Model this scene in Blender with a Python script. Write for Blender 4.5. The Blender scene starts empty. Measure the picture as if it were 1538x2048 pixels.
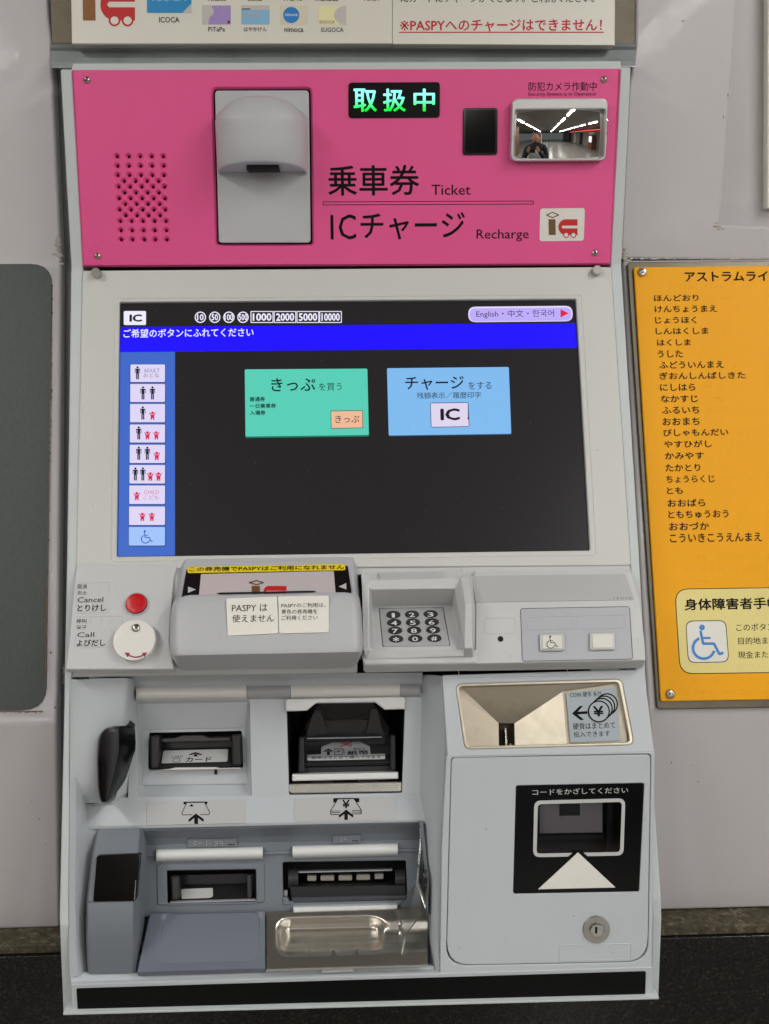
import bpy, bmesh, math, random
from mathutils import Matrix, Vector
from mathutils.geometry import tessellate_polygon
random.seed(7)
SC = bpy.context.scene
COL = SC.collection
EYE = 1.45                                   # camera height above the station floor

# ------------------------------------------------------------------ camera
FOC, CX, CY = 2100.0, 769.0, 1024.0          # focal length and centre in pixels of the 1538x2048 photograph
yaw, pitch, roll = math.radians(1.786), math.radians(10.0), math.radians(0.564)
def _rows():
    cy, sy = math.cos(yaw), math.sin(yaw); cp, sp = math.cos(pitch), math.sin(pitch); cr, sr = math.cos(roll), math.sin(roll)
    X = Vector((cy, -sy, 0)); Y0 = Vector((sy, cy, 0)); Z0 = Vector((0, 0, 1))
    F = cp * Y0 - sp * Z0; U = sp * Y0 + cp * Z0
    return cr * X - sr * U, F, sr * X + cr * U
RX, RF, RU = _rows()
CAM = Vector((-0.0026, -1.1, EYE))
cam = bpy.data.cameras.new('camera'); camo = bpy.data.objects.new('camera', cam); COL.objects.link(camo)
camo.matrix_world = Matrix(((RX.x, RU.x, -RF.x, CAM.x), (RX.y, RU.y, -RF.y, CAM.y), (RX.z, RU.z, -RF.z, CAM.z), (0, 0, 0, 1)))
cam.sensor_fit = 'VERTICAL'; cam.sensor_height = 36; cam.lens = 36 * FOC / 2048
cam.clip_start = 0.02; cam.clip_end = 200
SC.camera = camo

# ------------------------------------------------------------------ world, view
w = bpy.data.worlds.new('World'); SC.world = w; w.use_nodes = True
w.node_tree.nodes['Background'].inputs[0].default_value = (0.80, 0.88, 0.90, 1)
w.node_tree.nodes['Background'].inputs[1].default_value = 0.12
SC.view_settings.view_transform = 'Standard'; SC.view_settings.look = 'None'
SC.view_settings.exposure = 0.0; SC.view_settings.gamma = 1
SC.render.engine = 'CYCLES'
try:
    SC.cycles.use_denoising = True; SC.cycles.max_bounces = 8; SC.cycles.caustics_reflective = False; SC.cycles.caustics_refractive = False
except Exception: pass

# ------------------------------------------------------------------ colours and materials
def lin(c):
    c = c / 255.0
    return c / 12.92 if c <= 0.04045 else ((c + 0.055) / 1.055) ** 2.4
def rgb(r, g, b): return (lin(r), lin(g), lin(b), 1)
def mat(name, col, rough=0.5, metal=0.0, vary=0.0, vscale=8.0, bump=0.0, bscale=200.0, coat=0.0, spec=0.5, aniso=None, dirt=None, dscale=3.0, damt=0.5, stretch=None, rvary=0.0):
    m = bpy.data.materials.new(name); m.use_nodes = True
    nt = m.node_tree; N = nt.nodes; L = nt.links; b = N['Principled BSDF']
    b.inputs['Base Color'].default_value = col; b.inputs['Roughness'].default_value = rough
    b.inputs['Metallic'].default_value = metal; b.inputs['Specular IOR Level'].default_value = spec
    if coat: b.inputs['Coat Weight'].default_value = coat; b.inputs['Coat Roughness'].default_value = 0.06
    tc = N.new('ShaderNodeTexCoord'); src = tc.outputs['Object']
    if stretch:
        mp = N.new('ShaderNodeMapping'); mp.inputs['Scale'].default_value = stretch; L.new(src, mp.inputs[0]); src = mp.outputs[0]
    cur = None
    if vary:
        n = N.new('ShaderNodeTexNoise'); n.inputs['Scale'].default_value = vscale; n.inputs['Detail'].default_value = 6
        L.new(src, n.inputs['Vector'])
        mr = N.new('ShaderNodeMapRange'); mr.inputs[1].default_value = 0.3; mr.inputs[2].default_value = 0.7
        mr.inputs[3].default_value = 1 - vary; mr.inputs[4].default_value = 1 + vary
        L.new(n.outputs[0], mr.inputs[0])
        mx = N.new('ShaderNodeVectorMath'); mx.operation = 'SCALE'; mx.inputs[0].default_value = col[:3]
        L.new(mr.outputs[0], mx.inputs[3]); cur = mx.outputs[0]
        L.new(cur, b.inputs['Base Color'])
    if dirt:
        n = N.new('ShaderNodeTexNoise'); n.inputs['Scale'].default_value = dscale; n.inputs['Detail'].default_value = 10; n.inputs['Roughness'].default_value = 0.65
        L.new(tc.outputs['Object'], n.inputs['Vector'])
        cr = N.new('ShaderNodeValToRGB'); cr.color_ramp.elements[0].position = 0.52; cr.color_ramp.elements[1].position = 0.75
        L.new(n.outputs[0], cr.inputs[0])
        ml = N.new('ShaderNodeMath'); ml.operation = 'MULTIPLY'; ml.inputs[1].default_value = damt; L.new(cr.outputs[0], ml.inputs[0])
        mix = N.new('ShaderNodeMix'); mix.data_type = 'RGBA'; L.new(ml.outputs[0], mix.inputs[0])
        if cur: L.new(cur, mix.inputs[6])
        else: mix.inputs[6].default_value = col
        mix.inputs[7].default_value = dirt; L.new(mix.outputs[2], b.inputs['Base Color'])
    if rvary:
        n = N.new('ShaderNodeTexNoise'); n.inputs['Scale'].default_value = 25; n.inputs['Detail'].default_value = 5; L.new(src, n.inputs['Vector'])
        mr = N.new('ShaderNodeMapRange'); mr.inputs[3].default_value = max(0.02, rough - rvary); mr.inputs[4].default_value = rough + rvary
        L.new(n.outputs[0], mr.inputs[0]); L.new(mr.outputs[0], b.inputs['Roughness'])
    if bump:
        n = N.new('ShaderNodeTexNoise'); n.inputs['Scale'].default_value = bscale; n.inputs['Detail'].default_value = 3; L.new(src, n.inputs['Vector'])
        bp = N.new('ShaderNodeBump'); bp.inputs['Strength'].default_value = bump; bp.inputs['Distance'].default_value = 0.002
        L.new(n.outputs[0], bp.inputs['Height']); L.new(bp.outputs[0], b.inputs['Normal'])
        if coat: L.new(bp.outputs[0], b.inputs['Coat Normal'])
    return m
def emis(name, r, g, b_, s=1.0, rough=0.25, var=0.0):
    m = bpy.data.materials.new(name); m.use_nodes = True
    p = m.node_tree.nodes['Principled BSDF']; p.inputs['Base Color'].default_value = (0.01, 0.01, 0.01, 1)
    p.inputs['Roughness'].default_value = rough; p.inputs['Emission Color'].default_value = rgb(r, g, b_); p.inputs['Emission Strength'].default_value = s
    p.inputs['Specular IOR Level'].default_value = 0.12
    return m
M = {}
M['casing'] = mat('painted casing', rgb(198, 205, 206), 0.42, vary=0.02, vscale=6, bump=0.04, bscale=900, rvary=0.06)
M['body'] = mat('moulded white plastic', rgb(189, 195, 199), 0.42, vary=0.025, vscale=5, bump=0.04, bscale=1100, rvary=0.06, dirt=rgb(165, 165, 165), dscale=9, damt=0.12)
M['panel'] = mat('warm white screen panel', rgb(206, 207, 202), 0.40, vary=0.02, vscale=4, rvary=0.05)
M['console'] = mat('grey white console plastic', rgb(200, 202, 202), 0.45, vary=0.02, vscale=7, bump=0.05, bscale=1000, rvary=0.06, dirt=rgb(160, 158, 155), dscale=12, damt=0.15)
M['cover'] = mat('grey reader plastic', rgb(186, 189, 192), 0.45, vary=0.02, vscale=6, bump=0.05, bscale=1000, rvary=0.06)
M['pink'] = mat('pink acrylic', rgb(234, 84, 148), 0.46, vary=0.02, vscale=3, rvary=0.05)
M['black'] = mat('black print', rgb(20, 17, 18), 0.6, spec=0.12)
M['blackgloss'] = mat('glossy black plastic', rgb(9, 9, 11), 0.13, spec=0.4)
M['strip'] = mat('black strip film', rgb(10, 10, 11), 0.3, spec=0.15)
M['readerglass'] = mat('dark reader print', rgb(12, 11, 12), 0.35, spec=0.25)
M['hoodblack'] = mat('satin black hood', rgb(9, 8, 10), 0.24, spec=0.22)
M['blackmatt'] = mat('matt black plastic', rgb(26, 26, 28), 0.42, vary=0.15, vscale=30)
M['void'] = mat('dark interior', rgb(10, 10, 10), 0.8)
M['seam'] = mat('seam shadow', rgb(28, 28, 30), 0.9)
M['slate'] = mat('blue grey plastic', rgb(115, 122, 130), 0.42, vary=0.03, vscale=8, bump=0.05, bscale=900, rvary=0.06)
M['slate2'] = mat('blue grey tray plastic', rgb(110, 116, 128), 0.40, vary=0.03, vscale=8, bump=0.04, bscale=900, rvary=0.06)
M['greypanel'] = mat('grey button panel', rgb(178, 181, 187), 0.45, vary=0.02)
M['steel'] = mat('brushed steel', rgb(216, 212, 203), 0.27, 1.0)
M['steeldark'] = mat('dull stainless', rgb(100, 94, 82), 0.4, 0.85, vary=0.06, vscale=60, stretch=(1, 6, 1), dirt=rgb(66, 58, 46), dscale=14, damt=0.5)
M['coinmetal'] = mat('bead blasted nickel', rgb(205, 196, 178), 0.42, 0.85, vary=0.05, vscale=30, dirt=rgb(150, 140, 122), dscale=25, damt=0.5)
M['slotmetal'] = mat('shaded slot metal', rgb(96, 88, 76), 0.5, 0.6, vary=0.1, vscale=40)  # darker metal for the coin slot walls: shade painted into the colour
M['chrome'] = mat('chrome', rgb(215, 213, 208), 0.16, 1.0)
M['satin'] = mat('satin metal', rgb(190, 188, 180), 0.3, 1.0)
M['lampbar'] = mat('milky lens', rgb(222, 220, 214), 0.3, vary=0.02, coat=0.2)
M['barlight'] = mat('white plastic bar', rgb(225, 228, 226), 0.4)
M['bargrey'] = mat('grey plastic bar', rgb(165, 166, 170), 0.35)
M['tag'] = mat('grey label film', rgb(180, 182, 182), 0.3, vary=0.02)
M['tagwarm'] = mat('ivory label film', rgb(186, 188, 188), 0.35, vary=0.02)
M['paper'] = mat('white sticker', rgb(236, 234, 224), 0.45, vary=0.01)
M['silver'] = mat('silver sticker', rgb(172, 182, 188), 0.4, 0.1, vary=0.03, vscale=20)
M['white'] = mat('white ink', rgb(225, 225, 225), 0.5)
M['lightgrey'] = mat('light grey ink', rgb(190, 192, 190), 0.5)
M['red'] = mat('red plastic', rgb(200, 12, 20), 0.35)
M['redink'] = mat('red ink', rgb(200, 28, 32), 0.5)
M['maroon'] = mat('dark red ink', rgb(140, 25, 50), 0.5)
M['brown'] = mat('brown ink', rgb(112, 78, 40), 0.5)
M['brown2'] = mat('ochre ink', rgb(140, 90, 40), 0.5)
M['yellow'] = mat('yellow sticker', rgb(240, 215, 30), 0.4)
M['knob'] = mat('white turned knob', rgb(232, 230, 224), 0.35)
M['cap'] = mat('ivory button cap', rgb(222, 222, 212), 0.4)
M['bezel'] = mat('silver plastic bezel', rgb(200, 200, 198), 0.3, 0.3)
M['mirror'] = mat('mirror glass', rgb(235, 235, 232), 0.02, 1.0)
M['keycap'] = mat('dark key', rgb(50, 50, 52), 0.35)
M['keyplate'] = mat('keypad plate', rgb(176, 178, 178), 0.4, vary=0.03, vscale=40)
M['wall'] = mat('glossy pinkish grey paint', rgb(188, 184, 185), 0.34, vary=0.035, vscale=3, bump=0.12, bscale=55, coat=0.06, dirt=rgb(158, 152, 148), dscale=2.2, damt=0.35, rvary=0.06)
M['trim'] = mat('glossy grey paint', rgb(150, 157, 157), 0.2, vary=0.08, vscale=14, bump=0.35, bscale=30, coat=0.4, dirt=rgb(95, 98, 96), dscale=10, damt=0.4)
M['channel'] = mat('dark grey channel paint', rgb(128, 130, 128), 0.3, vary=0.08, vscale=14, bump=0.2, bscale=30)
M['chip'] = mat('chipped paint edge', rgb(112, 94, 76), 0.8, vary=0.35, vscale=90)
M['plate'] = mat('brushed dark grey metal', rgb(62, 68, 65), 0.5, 0.0, vary=0.14, vscale=60, stretch=(10, 3, 10), bump=0.06, bscale=300, dirt=rgb(70, 74, 72), dscale=3, damt=0.5, rvary=0.06)
M['orange'] = mat('orange sign plate', rgb(246, 172, 16), 0.55, vary=0.015, spec=0.25)
M['khaki'] = mat('pale yellow print', rgb(228, 214, 134), 0.4, vary=0.02)
M['signwhite'] = mat('white print', rgb(228, 226, 218), 0.4)
M['signblue'] = mat('blue print', rgb(40, 130, 205), 0.4)
M['poster'] = mat('poster paper', rgb(226, 224, 212), 0.3, vary=0.012, vscale=6, coat=0.2)
M['posterside'] = mat('poster holder edge', rgb(185, 176, 170), 0.4)
M['glue'] = mat('old sealant', rgb(175, 168, 158), 0.35, vary=0.15, vscale=60, bump=0.5, bscale=60)
M['dark1'] = mat('dark grey ink', rgb(46, 42, 44), 0.6, spec=0.15)
M['braille'] = mat('clear braille dot', rgb(246, 182, 60), 0.15, coat=0.6)
M['brailleg'] = mat('grey braille dot', rgb(205, 207, 205), 0.2, coat=0.6)
M['granite'] = mat('dark polished granite', rgb(22, 22, 20), 0.14, vary=0.4, vscale=420, bump=0.04, bscale=300, dirt=rgb(78, 76, 66), dscale=260, damt=0.5, spec=0.3)
M['granitetop'] = mat('dusty granite edge', rgb(72, 65, 48), 0.7, vary=0.5, vscale=160, dirt=rgb(150, 142, 120), dscale=120, damt=0.8, bump=0.4, bscale=120)
M['floor'] = mat('polished floor tile', rgb(150, 148, 142), 0.22, vary=0.05, vscale=2)
M['ceiling'] = mat('dull ceiling panel', rgb(112, 107, 100), 0.6, vary=0.08, vscale=1.5)
M['farwall'] = mat('corridor wall', rgb(150, 144, 136), 0.5, vary=0.1, vscale=0.8)
M['brownwall'] = mat('brown wall panel', rgb(120, 80, 60), 0.5, vary=0.1, vscale=2)
M['jacket'] = mat('dark jacket cloth', rgb(42, 44, 52), 0.9, vary=0.1, vscale=30)
M['shirt'] = mat('light grey cloth', rgb(170, 170, 168), 0.9, vary=0.1, vscale=30)
M['skin'] = mat('skin', rgb(196, 146, 120), 0.5, vary=0.05)
M['hair'] = mat('black hair', rgb(22, 18, 16), 0.6)
M['sc_bg'] = emis('display black', 30, 28, 30); M['sc_blue'] = emis('display blue', 26, 4, 255, 1.0)
M['sc_side'] = emis('display side blue', 62, 104, 198); M['sc_btn'] = emis('display button', 222, 214, 246)
M['sc_sh'] = emis('display button shade', 40, 62, 130); M['sc_white'] = emis('display white', 240, 236, 255)
M['sc_ink'] = emis('display ink', 24, 18, 34); M['sc_pink'] = emis('display pink ink', 215, 35, 85)
M['sc_pinkt'] = emis('display pale pink ink', 218, 110, 140); M['sc_greyt'] = emis('display grey ink', 120, 112, 138)
M['sc_green'] = emis('display green', 88, 206, 182); M['sc_greend'] = emis('display dark green', 24, 120, 96)
M['sc_sky'] = emis('display sky blue', 128, 186, 238); M['sc_skyd'] = emis('display dark sky', 50, 80, 125)
M['sc_chip'] = emis('display chip', 238, 186, 152); M['sc_card'] = emis('display card', 224, 212, 238)
M['sc_pill'] = emis('display pill', 190, 172, 250); M['sc_pilld'] = emis('display pill light', 228, 218, 255); M['sc_red'] = emis('display red', 225, 30, 60)
M['sc_wc'] = emis('display wheelchair', 20, 70, 180); M['sc_wcbg'] = emis('display pale blue', 160, 196, 250)
M['lamp'] = emis('fluorescent tube', 255, 252, 250, 14)
def ledmat():
    m = emis('green led', 60, 255, 120, 1.6); nt = m.node_tree; N = nt.nodes; L = nt.links; p = N['Principled BSDF']
    tc = N.new('ShaderNodeTexCoord'); s = N.new('ShaderNodeSeparateXYZ'); L.new(tc.outputs['Generated'], s.inputs[0])
    r = N.new('ShaderNodeValToRGB'); e = r.color_ramp.elements; e[0].position = 0.15; e[0].color = rgb(10, 232, 60); e[1].position = 0.75; e[1].color = rgb(140, 255, 240)  # LED is one green; the cyan top paints its uneven exposure
    L.new(s.outputs[1], r.inputs[0]); L.new(r.outputs[0], p.inputs['Emission Color']); return m
M['led'] = ledmat()
def glassmat(name, col, fac=0.12, rough=0.03, tint=(0.9, 0.9, 0.9, 1)):
    m = bpy.data.materials.new(name); m.use_nodes = True; nt = m.node_tree; N = nt.nodes; L = nt.links
    for n in list(N): N.remove(n)
    o = N.new('ShaderNodeOutputMaterial'); t = N.new('ShaderNodeBsdfTransparent'); t.inputs[0].default_value = tint
    g = N.new('ShaderNodeBsdfGlossy'); g.inputs['Roughness'].default_value = rough; g.inputs['Color'].default_value = col
    f = N.new('ShaderNodeFresnel'); f.inputs[0].default_value = 1.5
    a = N.new('ShaderNodeMath'); a.operation = 'ADD'; a.inputs[1].default_value = fac; L.new(f.outputs[0], a.inputs[0])
    mx = N.new('ShaderNodeMixShader'); L.new(a.outputs[0], mx.inputs[0]); L.new(t.outputs[0], mx.inputs[1]); L.new(g.outputs[0], mx.inputs[2]); L.new(mx.outputs[0], o.inputs[0])
    return m
M['acrylic'] = glassmat('clear acrylic', (0.9, 0.9, 0.88, 1), 0.03, 0.05, (0.86, 0.87, 0.87, 1))
M['acrylicedge'] = glassmat('acrylic edge', (0.9, 0.9, 0.88, 1), 0.35, 0.2, (0.75, 0.77, 0.76, 1))
M['smoke'] = glassmat('smoked window', (0.9, 0.9, 0.9, 1), 0.02, 0.03, (0.80, 0.78, 0.80, 1))

# ------------------------------------------------------------------ frames: planes the surfaces of the place lie on
class Frame:
    def __init__(s, O, top):
        s.O = Vector(O); s.U = Vector((1, 0, 0)); s.V = (Vector(top) - s.O); s.V.x = 0; s.V.normalize(); s.N = s.U.cross(s.V)
        s.M = Matrix(((s.U.x, s.V.x, s.N.x, s.O.x), (s.U.y, s.V.y, s.N.y, s.O.y), (s.U.z, s.V.z, s.N.z, s.O.z), (0, 0, 0, 1)))
    def hit(s, px, py, n=0.0):
        d = RF + RX * ((px - CX) / FOC) + RU * ((CY - py) / FOC)
        t = (s.O + s.N * n - CAM).dot(s.N) / d.dot(s.N)
        return CAM + d * t
    def uv(s, px, py, n=0.0):
        p = s.hit(px, py, n) - s.O
        return (p.dot(s.U), p.dot(s.V))
    def loc(s, px, py, n=0.0):
        p = s.hit(px, py, n) - s.O
        return Vector((p.dot(s.U), p.dot(s.V), p.dot(s.N)))
def yz(y, z): return (0, y, z + EYE)
FP = Frame(yz(.038, .063), yz(.026, .260))                 # pink panel
FS = Frame(yz(-.060, -.232), yz(.038, .063))               # screen panel; the casing goes on in this plane
def sp(px, py, n=0.0): return FS.hit(px, py, n)
def lean(px, py, n, deg, fr=None):                          # plane through a point, leaning back by deg
    p = (fr or FS).hit(px, py, n); a = math.radians(deg)
    return Frame((0, p.y, p.z), (0, p.y + math.sin(a), p.z + math.cos(a)))
def thru(px0, py0, n0, px1, py1, n1, fr=None):
    f = fr or FS; a = f.hit(px0, py0, n0); b = f.hit(px1, py1, n1)
    return Frame((0, b.y, b.z), (0, a.y, a.z))
FK = thru(700, 1153, .006, 700, 1334, .030)                # console face
FRT = thru(530, 1118, .002, 530, 1190, .036)               # card reader glass
FKP = thru(830, 1214, -.014, 830, 1300, .030)              # keypad
FR1 = lean(1090, 1345, .008, 29)                           # coin block
FR2 = lean(1090, 1508, 0, 12.5, FR1)                       # door
FV = lean(720, 1960, 0, 3, FR2)                            # bottom strip
FW2 = thru(560, 1592, -.030, 560, 1650, -.018)             # label shelf of the alcove
FTR = thru(420, 1822, -.034, 420, 1944, .004)              # trays
_wu = Frame(yz(.072, 0), yz(.072, .3)); FWU = _wu          # upper wall
FWM = lean(769, 521, 0, 17.6, FWU)                         # middle wall
FWL = lean(769, 1437, 0, 0.0, FWM)                         # lower wall

# ------------------------------------------------------------------ object helpers
WORLD = {}
def link(name, me, Mw, parent=None):
    o = bpy.data.objects.new(name, me); COL.objects.link(o); WORLD[o.name] = Mw.copy()
    if parent:
        o.parent = parent; o.matrix_basis = WORLD[parent.name].inverted() @ Mw
    else: o.matrix_basis = Mw
    return o
def tag(o, label=None, cat=None, group=None, kind=None):
    if label: o['label'] = label
    if cat: o['category'] = cat
    if group: o['group'] = group
    if kind: o['kind'] = kind
    return o
def thing(name, loc, label, cat, group=None):
    return tag(link(name, None, Matrix.Translation(Vector(loc))), label, cat, group)
def finish(name, me, F, m, parent, smooth=None, bevel=0, seg=2, bang=25):
    if len(me.vertices):
        lo = Vector([min(v.co[i] for v in me.vertices) for i in range(3)]); hi = Vector([max(v.co[i] for v in me.vertices) for i in range(3)])
        c = (lo + hi) / 2; me.transform(Matrix.Translation(-c))
    else: c = Vector((0, 0, 0))
    Mw = (F.M if F else Matrix.Identity(4)) @ Matrix.Translation(c)
    me.materials.clear(); me.materials.append(m)
    o = link(name, me, Mw, parent)
    if smooth is not None or bevel:
        for p in me.polygons: p.use_smooth = True
        if not bevel: me.set_sharp_from_angle(angle=math.radians(smooth))
    if bevel:
        b = o.modifiers.new('bevel', 'BEVEL'); b.width = bevel; b.segments = seg; b.limit_method = 'ANGLE'; b.angle_limit = math.radians(bang); b.harden_normals = True
    return o
def rounded(pts, r, k=5):
    if not isinstance(r, (list, tuple)): r = [r] * len(pts)
    out = []; n = len(pts)
    for i, p in enumerate(pts):
        p = Vector(p); a = Vector(pts[i - 1]); b = Vector(pts[(i + 1) % n]); rr = r[i]
        if rr <= 0: out.append(tuple(p)); continue
        da = (a - p); db = (b - p); la, lb = da.length, db.length; da.normalize(); db.normalize()
        ang = da.angle(db); t = min(rr / math.tan(ang / 2), la * .48, lb * .48)
        s, e = p + da * t, p + db * t
        for j in range(k + 1):
            q = j / k; out.append(tuple((1 - q) ** 2 * s * 1 + 2 * q * (1 - q) * p + q ** 2 * e))
    return out
def px2uv(F, pts, n): return [F.uv(x, y, n) for x, y in pts]
PXM = 0.00052                                              # about one photograph pixel on the machine, in metres
def solid2d(loops, n0, n1, bevel=0.0, bres=1):
    """prism with holes, front at n1, back at n0"""
    cu = bpy.data.curves.new('tmp', 'CURVE'); cu.dimensions = '2D'; cu.fill_mode = 'BOTH'
    th = (n1 - n0) / 2; bevel = min(bevel, th * .95)
    cu.extrude = th - bevel; cu.bevel_depth = bevel; cu.bevel_resolution = bres; cu.offset = -bevel
    for lp in loops:
        s = cu.splines.new('POLY'); s.points.add(len(lp) - 1)
        for q, p in zip(s.points, lp): q.co = (p[0], p[1], 0, 1)
        s.use_cyclic_u = True
    o = bpy.data.objects.new('tmp', cu); COL.objects.link(o); bpy.context.view_layer.update()
    me = bpy.data.meshes.new_from_object(o.evaluated_get(bpy.context.evaluated_depsgraph_get()))
    bpy.data.objects.remove(o); bpy.data.curves.remove(cu)
    me.transform(Matrix.Translation((0, 0, (n0 + n1) / 2)))
    return me
def rect(x0, y0, x1, y1): return [(x0, y0), (x1, y0), (x1, y1), (x0, y1)]
def slab(name, F, pts, n0, n1, m, parent, r=0, holes=(), hr=0, bevel=.0006, bres=1, smooth=30):
    """plate traced at pixel outline pts on the plane F at height n1; r = corner radius in pixels"""
    def rr(v): return [q * PXM for q in v] if isinstance(v, (list, tuple)) else v * PXM
    loops = [rounded(px2uv(F, pts, n1), rr(r))]
    for i, h in enumerate(holes):
        hh = hr[i] if isinstance(hr, (list, tuple)) else hr
        loops.append(rounded(px2uv(F, h, n1), hh * PXM, 4) if hh else px2uv(F, h, n1))
    return finish(name, solid2d(loops, n0, n1, bevel, bres), F, m, parent, smooth=smooth)
def flatmesh(polys):
    vs, fs = [], []
    for k, (pts, n) in enumerate(polys):
        b = len(vs); vs += [(p[0], p[1], n) for p in pts]
        if len(pts) <= 4: fs.append(tuple(range(b, b + len(pts))))
        else:
            for t in tessellate_polygon([[Vector((p[0], p[1], 0)) for p in pts]]): fs.append(tuple(b + i for i in t))
    me = bpy.data.meshes.new('flat'); me.from_pydata(vs, [], fs); me.validate()
    bm = bmesh.new(); bm.from_mesh(me)
    for f in bm.faces:
        f.normal_update()
        if f.normal.z < 0: f.normal_flip()
    bm.to_mesh(me); bm.free()
    return me
def flat(name, F, polys, n, m, parent, r=0):
    """flat print: polygons in pixels, stacked 0.03 mm apart"""
    out = []
    for i, p in enumerate(polys):
        q = px2uv(F, p, n)
        if r: q = rounded(q, r * PXM, 4)
        out.append((q, n + i * 3e-5))
    return finish(name, flatmesh(out), F, m, parent)
def circ(cx, cy, rx, ry=None, k=20, a0=0, a1=360):
    ry = ry or rx
    return [(cx + rx * math.cos(math.radians(a0 + (a1 - a0) * i / k)), cy + ry * math.sin(math.radians(a0 + (a1 - a0) * i / k))) for i in range(k + (0 if a1 - a0 == 360 else 1))]
def stroke(pts, wd):
    out = []
    for a, b in zip(pts, pts[1:]):
        a = Vector(a); b = Vector(b); d = (b - a).normalized(); p = Vector((-d.y, d.x)) * wd / 2; e = d * wd * .15
        out.append([tuple(a - e + p), tuple(b + e + p), tuple(b + e - p), tuple(a - e - p)])
    return out
def ring(cx, cy, r, wd, a0=0, a1=360, k=28):
    out = []
    for i in range(k):
        t0 = math.radians(a0 + (a1 - a0) * i / k); t1 = math.radians(a0 + (a1 - a0) * (i + 1) / k); q = []
        for rr, t in ((r - wd / 2, t0), (r + wd / 2, t0), (r + wd / 2, t1), (r - wd / 2, t1)): q.append((cx + rr * math.cos(t), cy + rr * math.sin(t)))
        out.append(q)
    return out
def flatring(name, F, polys, n, m, parent):           # pieces that only share edges may lie in one plane
    return finish(name, flatmesh([(px2uv(F, p, n), n) for p in polys]), F, m, parent)
TXT = {}
def glyphs(s, wt):
    if (s, wt) in TXT: return TXT[(s, wt)].copy()
    c = bpy.data.curves.new('t', 'FONT'); c.body = s; c.size = 1; c.resolution_u = 2; c.offset = wt
    o = bpy.data.objects.new('t', c); COL.objects.link(o); bpy.context.view_layer.update()
    me = bpy.data.meshes.new_from_object(o.evaluated_get(bpy.context.evaluated_depsgraph_get()))
    bpy.data.objects.remove(o); bpy.data.curves.remove(c); TXT[(s, wt)] = me
    return me.copy()
def text(F, s, x0, y0, x1, y1, n, m, parent, wt=0.0, name='lettering', slope=None):
    """printed text filling the pixel box x0..x1, y0 (top)..y1 (bottom at the left end)"""
    me = glyphs(s, 0)
    xs = [v.co.x for v in me.vertices]; ys = [v.co.y for v in me.vertices]
    a, b, c, d = min(xs), max(xs), min(ys), max(ys)
    BL = Vector(F.uv(x0, y1, n)); TL = Vector(F.uv(x0, y0, n))
    if slope is None: R = Vector((F.uv(x1, y1, n)[0], BL.y))
    else: R = Vector(F.uv(x1, y1 + slope, n))
    ex = (R - BL) / (b - a); ey = Vector((-ex.y, ex.x)).normalized() * ((TL - BL).length / (d - c))
    em = 1.0 if wt > 0 else 0
    sh_ = [(0, 0)] if wt <= .004 else ([(-.7, 0), (.7, 0)] if wt < .012 else [(-.9, .0), (.9, .0), (0, -.8), (0, .8)])
    base = [(v.co.x, v.co.y) for v in me.vertices]; fc_ = [tuple(p.vertices) for p in me.polygons]; vs, fs = [], []
    for k, (dx, dy) in enumerate(sh_):
        o_ = len(vs)
        for x, y in base:
            p = BL + ex * (x - a + dx * wt) + ey * (y - c + dy * wt); vs.append((p.x, p.y, n + k * 2e-5))
        fs += [tuple(o_ + i for i in f) for f in fc_]
    me = bpy.data.meshes.new(name); me.from_pydata(vs, [], fs)
    return finish(name, me, F, m, parent)
def grid3d(name, rows, m, parent, smooth=40, bevel=0, back=None, seg=2, bang=25, F=None, close=True):
    """surface through world points; back = vector: closes it into a solid"""
    nr, nc = len(rows), len(rows[0]); vs = [tuple(p) for r in rows for p in r]; fs = []
    for i in range(nr - 1):
        for j in range(nc - 1):
            a = i * nc + j; fs.append((a, a + nc, a + nc + 1, a + 1))
    if back is not None:
        B = len(vs); vs += [tuple(Vector(p) + back) for r in rows for p in r]
        border = [(0, j) for j in range(nc)] + [(i, nc - 1) for i in range(1, nr)] + [(nr - 1, j) for j in range(nc - 2, -1, -1)] + [(i, 0) for i in range(nr - 2, 0, -1)]
        ids = [i * nc + j for i, j in border]
        for a, b in zip(ids, ids[1:] + ids[:1]): fs.append((a, b, b + B, a + B))
        for i in range(nr - 1):
            for j in range(nc - 1):
                a = B + i * nc + j; fs.append((a, a + 1, a + nc + 1, a + nc))
    me = bpy.data.meshes.new(name); me.from_pydata(vs, [], fs); me.validate()
    bm = bmesh.new(); bm.from_mesh(me); bmesh.ops.remove_doubles(bm, verts=bm.verts, dist=1e-6)
    bmesh.ops.recalc_face_normals(bm, faces=bm.faces)
    if back is None:
        s = sum((f.normal.dot(Vector((0, -1, 0.2))) * f.calc_area() for f in bm.faces))
        if s < 0: bmesh.ops.reverse_faces(bm, faces=bm.faces)
    bm.to_mesh(me); bm.free()
    return finish(name, me, F, m, parent, smooth=smooth, bevel=bevel, seg=seg, bang=bang)
def rows_px(F, rows): return [[F.hit(*c) for c in r] for r in rows]
BACK = Vector((0, .05, 0))
def polymesh(name, F, verts, faces, m, parent, smooth=None, bevel=0, seg=2, bang=20):
    vs = [tuple(F.hit(*v)) if F else tuple(v) for v in verts]
    me = bpy.data.meshes.new(name); me.from_pydata(vs, [], faces); me.validate()
    bm = bmesh.new(); bm.from_mesh(me); bmesh.ops.delete(bm, geom=[v for v in bm.verts if not v.link_faces], context='VERTS'); bmesh.ops.recalc_face_normals(bm, faces=bm.faces)
    s = sum((f.normal.dot(Vector((0, -1, 0.2))) * f.calc_area() for f in bm.faces))
    if s < 0: bmesh.ops.reverse_faces(bm, faces=bm.faces)
    bm.to_mesh(me); bm.free()
    return finish(name, me, None, m, parent, smooth=smooth, bevel=bevel, seg=seg, bang=bang)
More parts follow.
